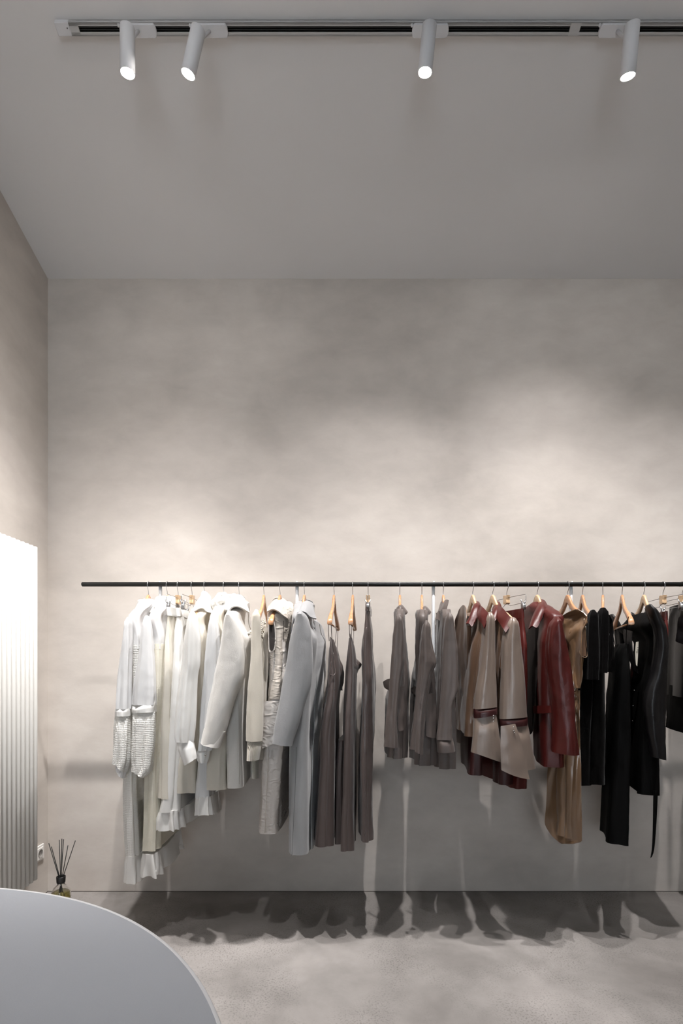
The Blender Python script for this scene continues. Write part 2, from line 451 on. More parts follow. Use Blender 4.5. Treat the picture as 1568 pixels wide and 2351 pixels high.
# ------------------------------------------------------------------ room
XL, YW, XR, YR = -1.59, 2.89, 3.3, -3.2
ZC, SL = ZV(640, YW), .286
def ceil_z(y): return ZC + SL * (YW - y)
YB = 0.8
def struct(name, mb, mat, smooth=False):
    o = mb.build(name, mat, None, smooth); o['kind'] = 'structure'; return o
b = MB(); b.box(XL - .1, XR + .1, YR - .1, YW + .1, -.1, 0); struct('floor', b, M['floor'])
b = MB(); b.box(XL - .1, XR + .1, YW, YW + .1, 0, 4.2); struct('wall_back', b, M['wall'])
b = MB(); b.box(XL - .1, XL, YR - .1, YW, 0, 4.2); struct('wall_left', b, M['wall'])
b = MB(); b.box(XR, XR + .1, YR - .1, YW, 0, 4.2); struct('wall_right', b, M['wall'])
WX0, WX1, WZ0, WZ1 = -1.4, .8, .4, 3.0
b = MB()
b.box(XL, WX0, YR - .1, YR, 0, 4.2); b.box(WX1, XR, YR - .1, YR, 0, 4.2)
b.box(WX0, WX1, YR - .1, YR, 0, WZ0); b.box(WX0, WX1, YR - .1, YR, WZ1, 4.2)
struct('wall_front', b, M['wall'])
b = MB()
for x in (WX0, (WX0 + WX1) / 2 - .03, WX1 - .06): b.box(x, x + .06, YR - .08, YR - .02, WZ0, WZ1)
for z in (WZ0, WZ1 - .06): b.box(WX0, WX1, YR - .08, YR - .02, z, z + .06)
wn = struct('added_window_1', b, M['rod'])  # unseen window, added to let the fill light in
b = MB(); b.box(WX0, WX1, YR - .055, YR - .05, WZ0, WZ1); b.build('pane', M['glass'], wn, False)
b = MB(); b.box(XL, XR, YW - .0015, YW, 0, .0045); struct('trim_1', b, M['gap'])
b = MB(); b.box(XL, XL + .0015, YR, YW, 0, .0045); struct('trim_2', b, M['gap'])
# sloping ceiling with its level part over the room
Vc = []; ys = [YW + .1, YB, YR - .1]; zs = [ceil_z(YW + .1), ceil_z(YB), ceil_z(YB)]
for x in (XL - .1, XR + .1):
    for y, z in zip(ys, zs): Vc += [(x, y, z), (x, y, z + .1)]
b = MB()
Fc = []
for i in (0, 1):
    a = i * 2; c = (i + 1) * 2
    Fc += [(a, c, 6 + c, 6 + a), (a + 1, 7 + a, 7 + c, c + 1), (a, a + 1, c + 1, c), (6 + a, 6 + c, 7 + c, 7 + a)]
b.add(Vc, Fc); struct('ceiling', b, M['ceil'])

# ------------------------------------------------------------------ track and lamps
th = math.atan(SL)
YT = 1.962
def TM(x=0, y=YT):   # frame on the sloping ceiling: local z points down into the room, local y towards the camera
    o = Vector((x, y, ceil_z(y)))
    ey = Vector((0, -math.cos(th), math.sin(th))); ez = Vector((0, -math.sin(th), -math.cos(th)))
    ex = Vector((1, 0, 0))
    m = Matrix(((ex.x, ey.x, ez.x, o.x), (ex.y, ey.y, ez.y, o.y), (ex.z, ey.z, ez.z, o.z), (0, 0, 0, 1)))
    return m
x0 = UX(127, 1.95); x1 = 2.9
tr = thing('lighting_track', 'long white ceiling track running along the sloping ceiling above the clothes rail', 'track', (x0, YT, ceil_z(YT)))
m_ = TM(0)
H = .019
b = MB()
b.box(x0 + .05, x1, -.0175, .0175, 0, .005, m_)
b.box(x0 + .05, x1, .0115, .0175, 0, H, m_); b.box(x0 + .05, x1, -.0175, -.0125, 0, H, m_)
b.box(x0 + .05, x1, .0085, .0175, H - .004, H, m_); b.box(x0 + .05, x1, -.0175, -.0075, H - .003, H, m_)
b.box(x0 + .05, x0 + .085, -.0175, .0175, H - .006, H, m_)
b.build('rail_profile', M['track'], tr, False)
b = MB(); b.box(x0 + .08, x1, -.0125, .0115, .004, .0065, m_); b.build('inner_channel', M['track_in'], tr, False)
b = MB(); b.box(x0 + .08, x1, -.0035, -.0018, .006, .013, m_); b.box(x0 + .08, x1, .002, .0037, .006, .013, m_); b.build('conductor', M['track_in'], tr, False)
b = MB(); b.box(x0, x0 + .052, -.0185, .0185, 0, H + .001, m_); e = b.build('end_cap', M['lamp'], tr, False, bevel=.002)
b = MB(); b.lathe([(0, H + .0015), (.002, H + .0015), (.002, H)], M=m_ @ Matrix.Translation((x0 + .043, .004, 0)), n=10); b.build('screw', M['dark'], e)
xj = UX(1322, 1.95)
b = MB(); b.box(xj - .02, xj + .018, -.0175, .0175, H - .005, H + .0006, m_); b.box(xj + .001, xj + .002, -.0178, .0178, -.0, H + .0008, m_); b.build('joint_cover', M['track'], tr, False)

LS = .95
lamps = [((-.797, 2.005, 2.261), (-.052, .145), 'leftmost white cylinder spotlight on the ceiling track, near the track end cap'),
         ((-.568, 2.015, 2.269), (-.325, .18), 'white cylinder spotlight leaning over to the left, second from the track end cap'),
         ((.346, 2.019, 2.280), (-.085, .185), 'white cylinder spotlight with round glowing face, alone above the brown shirts'),
         ((1.128, 2.016, 2.261), (.076, .336), 'rightmost white cylinder spotlight in view, right of the track joint')]
def lamp(P, d, label, pw=(1, 1)):
    c = Vector(P) * LS + Vector((0, 0, CZ)); r = .0275 * LS; L = .152 * LS
    ax = Vector((d[0], d[1], -1)).normalized()
    rot = Vector((0, 0, 1)).rotation_difference(-ax).to_matrix().to_4x4()
    t = thing('track_spotlight', label, 'spotlight', tuple(c), 'white cylinder spotlights on the track')
    top = c - ax * L
    b = MB()
    m2 = Matrix.Translation(c) @ rot
    b.lathe([(r - .0015, .004), (r - .0008, 0), (r, .0008), (r, L - .001), (r - .0015, L), (0, L)], M=m2, n=48, caps=False)
    b.lathe([(r - .0015, 0.0005), (r - .0015, .0025), (0, .0026)], M=m2, n=48, caps=False)
    b.build('lamp_body', M['lamp'], t)
    b = MB(); b.lathe([(0, .0012), (r - .0026, .0012), (r - .0026, .0024), (0, .0024)], M=m2, n=48); b.build('lens', M['lens'], t)
    b = MB(); b.lathe([(r - .0026, .0002), (r - .0004, -.0006), (r - .0004, .002), (r - .0026, .002), (r - .0026, .0002)], M=m2, n=48, caps=False); b.build('bezel', M['white_metal'], t)
    # adapter in the track
    xc = top.x + (.010 if P[0] < .5 else -.004) - ax.x * .05
    b = MB(); n = 10; w2 = .068; hw = .018; pts = []
    for sx in (1, -1):
        for k in range(n + 1):
            a = -PI / 2 + PI * k / n
            pts.append((sx * (w2 - .010 + .010 * math.cos(a)), hw * math.sin(a) * sx))
    V = []
    for z in (H, H + .012): V += [tuple(TM(xc) @ Vector((x, y, z))) for x, y in pts]
    k = len(pts)
    b.add(V, [tuple(range(k)), tuple(range(k, 2 * k))[::-1]] + [(i, k + i, k + (i + 1) % k, (i + 1) % k) for i in range(k)])
    b.box(xc - w2 + .006, xc + w2 - .006, -.014, .014, .008, H, m_)
    ad = b.build('track_adapter', M['lamp'], t, False, bevel=.0015)
    b = MB(); b.lathe([(0, .006), (.004, .006), (.005, 0), (.004, -.006), (0, -.006)], M=TM(xc - w2 - .002) @ Matrix.Translation((0, .012, H + .001)), n=12); b.build('lock_lever', M['lamp'], ad)
    q = top + ax * .045
    b = MB(); a0 = TM(xc) @ Vector((0, 0, H + .010)); b.tube([a0, (a0 + q) / 2 + Vector((0, 0, -.004)), q], .006, 10); b.build('pivot_arm', M['lamp'], t)
    for e_, sz_, bl_ in ((SPOT_W * pw[0], SPOT_ANG, .92), (CORE_W * pw[1], CORE_ANG, 1.0)):
        l = bpy.data.lights.new('spot_beam', 'SPOT'); l.energy = e_; l.spot_size = sz_; l.spot_blend = bl_
        l.shadow_soft_size = .02; l.color = SPOT_COL
        o = bpy.data.objects.new('spot_beam', l); COL.objects.link(o); o.parent = t
        o.location = ax * .006
        o.rotation_euler = Vector((0, 0, -1)).rotation_difference(ax).to_euler()
for (P, d, lb), pw in zip(lamps, ((.50, .95), (.46, .95), (1.25, .85), (.74, .68))): lamp(P, d, lb, pw)
lamp((1.95, 2.01, 2.262), (.10, .2), 'added white cylinder spotlight on the track, unseen past the right edge of the view', (.8, .5))  # unseen lamp added to light the right end

# an unseen second, shorter track, added to hold fill spotlights nearer the camera
Y2 = 1.05
m2_ = TM(0, Y2)
t2 = thing('lighting_track', 'added second white ceiling track, above the camera and out of view', 'track', (-1.2, Y2, ceil_z(Y2)))
b = MB(); b.box(-1.2, 2.6, -.0175, .0175, 0, H, m2_); b.build('rail_profile', M['track'], t2, False)
def fill_lamp(x, d, pw, label):
    c = Vector((x, Y2, ceil_z(Y2) - .24)); ax = Vector((d[0], d[1], -1)).normalized()
    m2 = Matrix.Translation(c) @ Vector((0, 0, 1)).rotation_difference(-ax).to_matrix().to_4x4()
    t = thing('track_spotlight', label, 'spotlight', tuple(c), 'added white cylinder spotlights out of view')
    b = MB(); b.lathe([(.0245, .004), (.0255, 0), (.026, .001), (.026, .143), (.0245, .145), (0, .145)], M=m2, n=32, caps=False); b.build('lamp_body', M['lamp'], t)
    b = MB(); b.lathe([(0, .0012), (.0244, .0012), (.0244, .0024), (0, .0024)], M=m2, n=32); b.build('lens', M['lens'], t)
    b = MB(); b.tube([c - ax * .12, Vector((x, Y2, ceil_z(Y2) - H * .8))], .006, 10); b.build('pivot_arm', M['lamp'], t)
    l = bpy.data.lights.new('spot_beam', 'SPOT'); l.energy = pw; l.spot_size = math.radians(60); l.spot_blend = 1; l.shadow_soft_size = .02; l.color = SPOT_COL
    o = bpy.data.objects.new('spot_beam', l); COL.objects.link(o); o.parent = t; o.location = ax * .006
    o.rotation_euler = Vector((0, 0, -1)).rotation_difference(ax).to_euler()
fill_lamp(-.75, (-.42, .32), 105, 'added spotlight on the second track, turned to the left wall')
fill_lamp(-.45, (-.12, .46), 80, 'added spotlight on the second track, turned to the white clothes')
fill_lamp(1.1, (.1, .2), 30, 'added spotlight on the second track, turned to the floor before the rail')

# ------------------------------------------------------------------ radiator, socket, diffuser, table
RX = -1.50
rad = thing('tube_radiator', 'tall white column radiator of vertical round tubes on the left wall', 'radiator', (RX, 2.3, .18))
zt, zb = CZ + .58, CZ - 1.083
for i in range(16):
    y = 2.607 - .0352 * i
    b = MB(); b.lathe([(.009, zb), (.0125, zb + .003), (.0125, zt - .003), (.009, zt)], (RX, y, 0), 20); b.build('tube', M['white_metal'], rad)
for z in (zb + .04, zt - .04):
    b = MB(); b.tube([(RX - .03, 2.62, z), (RX - .03, 2.607 - .0352 * 15 - .013, z)], .015, 12)
    for i in range(16):
        y = 2.607 - .0352 * i
        b.box(RX - .03, RX, y - .004, y + .004, z - .01, z + .01)
    b.build('header_pipe', M['white_metal'], rad)
for y in (2.55, 2.15):
    for z in (zb + .3, zt - .3):
        b = MB(); b.box(XL + .002, RX - .01, y - .01, y + .01, z - .015, z + .015); b.build('wall_bracket', M['white_metal'], rad, False)
b = MB(); b.tube([(RX - .03, 2.53, zb + .04), (RX - .03, 2.53, zb - .03), (RX - .05, 2.53, zb - .05), (XL + .002, 2.53, zb - .05)], .008, 10, smoothn=4)
b.tube([(RX - .03, 2.53, zb + .02), (RX - .03, 2.53, zb - .035)], .013, 12); b.build('valve', M['steel'], rad)

sy0, sy1, sz = 2.755, 2.838, .245
so = thing('wall_socket', 'white electrical wall socket low on the left wall behind the radiator', 'socket', (XL, (sy0 + sy1) / 2, sz - .042))
b = MB(); b.box(XL, XL + .009, sy0, sy1, sz - .042, sz + .042); b.build('frame', M['plastic'], so, False, bevel=.003)
b = MB(); b.box(XL + .008, XL + .013, sy0 + .012, sy1 - .012, sz - .03, sz + .03); b.build('face_plate', M['plastic'], so, False, bevel=.002)
mr = Matrix.Translation((XL + .0132, (sy0 + sy1) / 2, sz)) @ Matrix.Rotation(PI / 2, 4, 'Y')
b = MB(); b.lathe([(.0225, -.001), (.0222, .0012), (.0212, .0012), (.0208, .0003), (0, .0003)], M=mr, n=32, caps=False); b.build('well_disc', M['well_shade'], so)  # not sunk in: disc on the plate, coloured darker like a shaded recess
b = MB()
for dy in (-.0095, .0095): b.lathe([(0, .0006), (.0028, .0006), (.0028, 0)], M=mr @ Matrix.Translation((0, dy, 0)), n=12)
b.lathe([(0, .006), (.0024, .005), (.0024, 0)], M=mr @ Matrix.Translation((-.01, 0, 0)), n=10)
b.build('contact', M['dark'], so)

by = 2.57; k = F / by; bx = (140 - U0) / k; bh = .15
df = thing('reed_diffuser', 'round glass reed diffuser with yellow oil and black sticks on the floor in the corner', 'diffuser', (bx, by, 0))
prof = [(0, .0), (.040, .0), (.0445, .006), (.0455, .02), (.0455, .105), (.043, .125), (.034, .143), (.020, .154), (.0165, .158), (.0165, .178),
        (.0135, .178), (.0135, .157), (.018, .151), (.032, .140), (.0405, .123), (.0430, .105), (.0430, .022), (.040, .010), (0, .008)]
sf = 1.0
b = MB(); b.lathe([(r, z * 1.12) for r, z in prof], (bx, by, 0), 40); b.build('bottle', M['glass'], df)
b = MB(); b.lathe([(0, .0105), (.0385, .0125), (.0425, .026), (.0425, .118), (.0395, .141), (0, .141)], (bx, by, 0), 40); b.build('fragrance_oil', M['oil'], df)
b = MB(); b.lathe([(.0188, .186), (.0192, .185), (.0200, .190), (.0215, .215), (.0200, .217), (.0165, .216), (.0155, .205), (.0188, .200), (.0188, .186)], (bx, by, 0), 32, caps=False); b.build('cap_collar', M['cap'], df)
tips = [(112, 1936), (118, 1944), (136, 1928), (142, 1926), (146, 1927), (156, 1941), (173, 1930)]
for i, (u, v) in enumerate(tips):
    yy = by + [.03, -.02, .015, -.03, .03, -.01, .01][i]
    T = PX(u, v, yy); dx = (T[0] - bx)
    B = (bx - dx * .62, by - (yy - by) * .6, .022); Mx = (bx + dx * .09, by, .200)
    b = MB(); b.tube([B, Mx, T], .0019, 6); b.build('reed', M['reed'], df)

TH = .785; h = CZ - TH
tx, ty, tR = -1.714 * h, .798 * h, 1.5425 * h
tb = thing('round_table', 'large round pale grey table top with white edge, lower left foreground', 'table', (tx, ty, 0))
b = MB(); b.lathe([(0, TH - .022), (tR - .006, TH - .022), (tR - .006, TH), (0, TH)], (tx, ty, 0), 220); b.build('tabletop', M['table'], tb, False)
b = MB(); b.lathe([(tR - .006, TH + .0003), (tR - .001, TH + .0003), (tR, TH - .001), (tR, TH - .021), (tR - .001, TH - .023), (tR - .006, TH - .023), (tR - .006, TH + .0003)], (tx, ty, 0), 220, caps=False); b.build('edge_band', M['edge'], tb)
b = MB(); b.lathe([(0, 0), (.32, 0), (.32, .012), (.06, .025), (.045, .06), (.045, TH - .05), (.16, TH - .023), (0, TH - .023)], (tx, ty, 0), 60); b.build('pedestal', M['white_metal'], tb)

# ------------------------------------------------------------------ rail
YC = 2.54
RZ = ZV(1341.5, YC); RR = .0112
rail = thing('clothes_rail', 'long black round clothes rail along the back wall with pale posts', 'clothes rail', (UX(188, YC), YC, RZ))
b = MB(); xa = UX(188, YC); xb_ = 2.75
mx_ = Matrix.Translation((0, YC, RZ)) @ Matrix.Rotation(PI / 2, 4, 'Y')
b.lathe([(0, xa), (RR * .7, xa), (RR, xa + .003), (RR, xb_ - .003), (RR * .7, xb_), (0, xb_)], M=mx_, n=28); b.build('rail_tube', M['rod'], rail)
b = MB(); xc = UX(1145, YC); b.lathe([(RR, xc), (RR + .0006, xc + .0002), (RR + .0006, xc + .003), (RR, xc + .0032)], M=mx_, n=28); b.build('joint_ring', M['rod'], rail)
for u in (368, 682, 995, 1311, 1640, 1960):
    x = UX(u, YC + .012)
    y = YC + .014
    b = MB(); b.tube([(x, y, RZ - RR + .004), (x, y, RZ - .40), (x, y + .01, RZ - .44), (x, y + .05, RZ - .455), (x, YW - .004, RZ - .455)], .0085, 14, smoothn=5)
    b.tube([(x, YW - .006, RZ - .455), (x, YW, RZ - .455)], .025, 20)
    b.tube([(x, YC, RZ + RR - .001), (x, YC, RZ + RR + .003)], .004, 8)
    b.build('support_post', M['post'], rail)

# ------------------------------------------------------------------ hangers
def hook_mb():
    b = MB(); r = .0175; zc = RR + .0016 - r; pts = []
    for k in range(13):
        a = math.radians(205 - 205 * k / 12)
        pts.append((0, -r * math.cos(a) * -1 * -1, zc + r * math.sin(a)))
    pts += [(0, -.0172, zc - .008), (0, -.011, zc - .022), (0, -.003, zc - .031), (0, 0, zc - .040), (0, 0, -.062)]
    return b, pts
def hook(parent):
    r = .0175; zc = RR + .0016 - r
    pts = [(0, -r * math.cos(math.radians(a)), zc + r * math.sin(math.radians(a))) for a in range(200, -1, -20)]
    pts = [(0, p[1] * 1.0, p[2]) for p in pts]
    pts += [(0, -.0165, zc - .010), (0, -.010, zc - .021), (0, -.003, zc - .030), (0, 0, zc - .040), (0, 0, -.064)]
    b = MB(); b.tube(pts, .0015, 8, smoothn=3)
    return b.build('hook', M['steel'], parent)
top_p = [(0, -.050), (.010, -.052), (.022, -.061), (.034, -.077), (.047, -.094), (.065, -.109), (.09, -.124), (.12, -.138), (.155, -.151), (.19, -.169), (.212, -.184), (.222, -.198)]
bot_p = [(0, -.092), (.008, -.096), (.019, -.108), (.032, -.122), (.047, -.134), (.066, -.145), (.095, -.153), (.125, -.168), (.158, -.184), (.190, -.203), (.208, -.214), (.220, -.212)]
def wood_hanger(mat, bar=False):
    t = thing('wooden_hanger', '-', 'hanger', (0, 0, 0))
    n = 12; V = []; Fc = []
    secs = []
    P = [(-a, c, d) for (a, c), (_, d) in zip(top_p[::-1], bot_p[::-1])][:-1] + [(a, c, d) for (a, c), (_, d) in zip(top_p, bot_p)]
    PB = [-x for x, _ in bot_p[::-1]][:-1] + [x for x, _ in bot_p]
    for (s, zt_, zb2), sb in zip(P, PB):
        q = abs(s) / .222
        tt = .0062 + .0055 * q ** 2
        zc = (zt_ + zb2) / 2; hh = (zt_ - zb2) / 2; sc_ = (s + sb) / 2
        for k in range(n):
            a = 2 * PI * k / n
            x = math.copysign(abs(math.cos(a)) ** .55, math.cos(a)) * tt
            z = math.copysign(abs(math.sin(a)) ** .55, math.sin(a))
            ss = s if z > 0.3 else (sb if z < -.3 else sc_)
            V.append((x, ss, zc + z * hh))
    m = len(P)
    Fc = [(i * n + k, i * n + (k + 1) % n, (i + 1) * n + (k + 1) % n, (i + 1) * n + k) for i in range(m - 1) for k in range(n)]
    Fc += [tuple(range(n))[::-1], tuple((m - 1) * n + k for k in range(n))]
    o = mk('shoulder_bar', V, Fc, mat, t)
    es = o.modifiers.new('e', 'EDGE_SPLIT'); es.split_angle = math.radians(55)
    hook(t)
    if bar:
        b = MB(); b.tube([(0, -.198, -.205), (0, .198, -.205)], .0042, 10); b.build('trouser_bar', mat, t)
    return t
def clip_hanger():
    t = thing('clip_hanger', '-', 'hanger', (0, 0, 0))
    hook(t)
    b = MB()
    pr = [(-.017, -.053), (-.010, -.055), (.012, -.053), (.017, -.058), (.015, -.075), (.017, -.090), (.012, -.097), (-.010, -.098), (-.017, -.092), (-.013, -.076)]
    V = [(sx * .010, y, z) for sx in (-1, 1) for y, z in pr]; k = len(pr)
    b.add(V, [tuple(range(k)), tuple(range(k, 2 * k))[::-1]] + [(i, k + i, k + (i + 1) % k, (i + 1) % k) for i in range(k)])
    b.build('wood_block', M['woodp'], t, False, bevel=.002)
    b = MB()
    for s in (-1, 1):
        b.tube([(0, s * .012, -.066), (0, s * .165, -.070), (0, s * .172, -.073), (0, s * .172, -.100), (0, s * .165, -.106), (0, s * .035, -.108), (0, s * .012, -.098), (0, s * .008, -.092)], .0014, 6)
    b.build('wire_frame', M['steel'], t)
    for s in (-1, 1):
        b = MB(); y = s * .150
        for sx in (-1, 1):
            b.tube([(sx * .013, y, -.092), (sx * .004, y, -.112), (sx * .0035, y, -.135)], [.0025, .004, .003], 6)
            b.box(sx * .003 - .0035, sx * .003 + .0035, y - .011, y + .011, -.138, -.112)
        b.tube([(-.006, y, -.110), (.006, y, -.110)], .005, 10)
        b.build('clip', M['clipm'], t)
    return t
def copy_tree(o):
    c = o.copy(); COL.objects.link(c)
    for ch in list(o.children):
        d = ch.copy(); COL.objects.link(d); d.parent = c
        for g in list(ch.children):
            e_ = g.copy(); COL.objects.link(e_); e_.parent = d
    return c
protos = {}
def hang(kind, u, label, yaw=0, dz=0):
    wide = u in (470, 643, 1303, 1337, 1428, 767, 810, 606)
    if kind not in protos:
        t = {'w': lambda: wood_hanger(M['wood']), 'wb': lambda: wood_hanger(M['wood'], True), 'p': lambda: wood_hanger(M['woodp']), 'c': clip_hanger}[kind]()
        protos[kind] = t
    else: t = copy_tree(protos[kind])
    t.location = (UX(u, YC), YC, RZ + dz); t.rotation_euler = (0, 0, math.radians(yaw))
    if kind != 'c' and not wide: t.scale = (1, .92, 1)
    else: t.scale = (1, 1, 1)
    t['label'] = label; t['category'] = 'hanger'
    t['group'] = 'clip hangers on the rail' if kind == 'c' else 'wooden hangers on the rail'
    return t

# ------------------------------------------------------------------ garments
class Garment:
    def __init__(s, name, label, cat, u, group='clothes hanging on the rail', dxb=None, yaw=0.0):
        s.X = UX(u, YC); s.sy = math.sin(math.radians(yaw)); s.dxb = -.4 * s.sy if dxb is None else dxb
        s.side = -1 if s.X < 0.02 else 1         # the visible outer edge is on this side
        s.root = thing(name, label, cat, (s.X, YC, .8), group)
        s.seed = int(u)
    def T(s, z, hl, t, dx=0, xo=0.0):
        """ring from the hanger: height z above the camera, half length hl"""
        z += CZ
        return ((s.X + s.sy * hl + xo, YC - hl, z), (s.X - s.sy * hl + xo, YC + hl, z), t)
    def R(s, v, u, t, ub=None, vb=None, hl=.20, dxb=None):
        yf, yb = YC - hl, YC + hl
        xf = UX(u, yf) - s.side * t / 2
        z = ZV(v, yf)
        xb = xf + (s.dxb if dxb is None else dxb) if ub is None else UX(ub, yb) + s.side * t / 2
        zb = z if vb is None else ZV(vb, yb)
        return ((xf, yf, z), (xb, yb, zb), t)
    def body(s, rings, mat, name='body', **k):
        k.setdefault('e', 4.2)
        k.setdefault('seed', s.seed)
        return loft(name, rings, mat, s.root, **k)
    def sleeve(s, rows, mat, y=2.31, bt=.07, name='sleeve', back=True, mz=None, label=None, parent=None, **k):
        rings = []
        for i, r in enumerate(rows):
            if len(r) == 3: vl, ul, ur = r; vr = vl; yy = y; d = bt
            elif len(r) == 4: vl, ul, vr, ur = r; yy = y; d = bt
            else: vl, ul, vr, ur, yy, d = r
            if i == 0: d = d * .6
            rings.append((PX(ul, vl, yy), PX(ur, vr, yy), d))
        k.setdefault('seed', s.seed + 7)
        k.setdefault('n', 48)
        o = loft(name, rings, mat, parent or s.root, label=label, **k)
        if back:
            rb = []
            for f, b_, d in rings:
                dx = s.dxb
                rb.append(((f[0] + dx, 2 * YC - f[1], f[2]), (b_[0] + dx, 2 * YC - b_[1], b_[2]), d))
            kk = dict(k); kk['seed'] = k['seed'] + 3
            loft(name, rb, mat, parent or s.root, **kk)
        return o
    def collar(s, mat, z0, face=1, r=.055, rx=.05, h=.03, drop=.05, pt=.03, flare=.013, gap=28, yaw=0, dx=0, name='collar', th=.003, dy=0, tilt=0.0, label=None):
        rows = [[], [], [], []]
        n = 13
        for k in range(n):
            a = math.radians(gap) + (2 * PI - 2 * math.radians(gap)) * k / (n - 1)
            c, sn = math.cos(a) * face, math.sin(a)
            ends = abs(math.cos(a / 2)) ** 6
            d = drop + pt * ends
            t_ = tilt * math.cos(a)
            for row, (ro, z) in enumerate([(0, 0), (-.004, h), (.007, h + .001), (flare, h - d)]):
                x = s.X + dx + c * (rx + ro); y = YC + dy + sn * (r + ro)
                rows[row].append((x, y, CZ + z0 + z + t_))
        rr = [rows[0], rows[1], rows[2], [tuple((Vector(a) * .5 + Vector(b2) * .5)) for a, b2 in zip(rows[2], rows[3])], rows[3]]
        return patch(name, rr, mat, s.root, th, 5, wob=.002, seed=s.seed, label=label)
    def D(s, name, rows, mat, folds, nu=26, nv=60, th=.003, **kw):
        """cloth panel over rows (v, uL, yL, uR, yR) with folds fanning out of a gathering point"""
        rows = sorted(rows); vs = [r[0] for r in rows]
        R = hermite(vs, [r[1:] for r in rows], np.linspace(vs[0], vs[-1], nv))
        G = []
        for i, v in enumerate(np.linspace(vs[0], vs[-1], nv)):
            ul, yl, ur, yr = R[i]; row = []
            for j in range(nu):
                q = j / (nu - 1); u = ul + (ur - ul) * q; y = yl + (yr - yl) * q
                d = 0
                for cu, cv, k, a, ph, sw in folds:
                    an = math.atan2(u - cu, v - cv); r = math.hypot(u - cu, v - cv)
                    w_ = math.sin(k * an + ph + sw * r)
                    d += a * min(1, r / 60) * (w_ if w_ > 0 else .6 * w_)
                row.append(PX(u, v, y - d * min(1, 6 * q + .15) * min(1, 6 * (1 - q) + .15)))
            G.append(row)
        return patch(name, G, mat, s.root, th, 1, **kw)
    def P(s, name, grid, mat, th=.003, k=6, **kw):
        return patch(name, [[PX(*p) for p in r] for r in grid], mat, s.root, th, k, **kw)

def zc(v, y): return (V0 - v) / F * y
def disc(parent, u, v, y, r, mat, name='button', nrm=(0, -1, 0)):
    p = PX(u, v, y); q = Vector(nrm).normalized()
    b = MB(); P0 = Vector(p); b.tube([P0 - q * .002, P0 + q * .0015, P0 + q * .002], [r, r, r * .7], 12); return b.build(name, mat, parent)
def stitch(parent, pts, mat, r=.0012, name='seam'):
    b = MB(); b.tube([PX(*p) for p in pts], r, 6, smoothn=4); return b.build(name, mat, parent)

def shirt_top(g, zn, zs, hl=.20, t=.05, tn=.075, xs=0.0):
    if zn < .24: return [g.T(zn, .05, tn), g.T(zn - .012, .085, tn * .95), g.T((zn + zs) / 2, .15, t * 1.1), g.T(zs, hl, t)]
    z1 = .216 - .012 + (zs - .2) * .3
    zt_ = min(.303, zn + .018)
    return [g.T(zt_, .030, tn * .7), g.T(zt_ - .008, .048, tn), g.T(min(.272, zt_ - .018), .085, tn * .95), g.T(.250, .13, t * 1.15), g.T(.234, .175, t * 1.05), g.T(z1, hl + .012, t)]

# ---- 1 white dress
hang('w', 341, 'wooden hanger at the left end of the rail, under a white smocked dress', yaw=0)
g = Garment('smocked_dress', 'leftmost garment, long white sheer dress with lace cuffs and satin hem', 'dress', 341, yaw=0)
g.body(shirt_top(g, .285, .215, t=.045) + [g.R(1470, 300, .04), g.R(1490, 299.7, .041)], M['sheer'], name='bodice', amp=(.001, .002), ks=(9, 14), n=96, hollow=False)
g.body([g.R(1480, 299.5, .043), g.R(1560, 297.5, .048), g.R(1700, 283.5, .053), g.R(1800, 277.5, .058), g.R(1900, 280.5, .061), g.R(1968, 284.5, .058)], M['smock'], name='smocked_skirt', amp=(.001, .004), ks=(9, 14), n=96)
g.body([g.R(1966, 284, .060), g.R(1985, 280, .066), g.R(2010, 279, .074), g.R(2030, 278, .076)], M['wsatin'], name='satin_hem', amp=(.002, .005), ks=(7, 12), n=96, step=.006)
g.collar(M['wsatin'], .272, face=1, r=.055, rx=.040, h=.026, drop=.045, pt=.03)
g.sleeve([(1421, 293, 299), (1430, 289.7, 301), (1463, 286, 301), (1514, 278, 301), (1565, 272, 300), (1627, 268, 299)], M['sheer'], amp=(.001, .004), ks=(6, 9))
g.sleeve([(1624, 267.5, 299), (1632, 266.5, 299.5), (1643, 267, 299)], M['wsatin'], name='arm_band', bt=.075, amp=(.001, .001), hollow=False, step=.004)
g.sleeve([(1640, 267, 1640, 298.5), (1680, 265.5, 1685, 299), (1705, 265.5, 1712, 298), (1725, 263, 1745, 296), (1743, 262, 1772, 289)], M['smock'], name='lace_cuff', bt=.075, amp=(.002, .005), ks=(6, 9))
g.sleeve([(1715, 268, 1720, 293), (1750, 268, 1764, 290), (1768, 270, 1786, 284)], M['sheer'], name='cuff_lining', bt=.055, amp=(.001, .003))

# ---- 2 white dress
hang('w', 384, 'wooden hanger under the white and cream smocked dress, left of the clip hangers', yaw=0)
g = Garment('smocked_dress', 'second garment from left, white dress with cream smocked side and frilled hem', 'dress', 384, yaw=0)
g.body(shirt_top(g, .30, .215, t=.045) + [g.R(1470, 347, .045), g.R(1490, 346.7, .046)], M['sheer'], name='bodice', amp=(.001, .002), ks=(9, 14), n=96, hollow=False)
g.body([g.R(1478, 346.5, .048), g.R(1560, 344.5, .053), g.R(1700, 333.5, .058), g.R(1800, 327.5, .063), g.R(1890, 325.5, .069), g.R(1955, 323.5, .071)], M['ysmock'], name='smocked_skirt', amp=(.001, .005), ks=(9, 14), n=96)
g.body([g.R(1962, 323, .070), g.R(1980, 321, .078), g.R(2000, 319.5, .084), g.R(2015, 319, .088)], M['wsatin'], name='satin_hem', amp=(.003, .008), ks=(9, 15), n=110, step=.006, hem_wave=.004)
g.collar(M['wsatin'], .285, face=1, r=.055, rx=.045, h=.028, drop=.048, pt=.03)
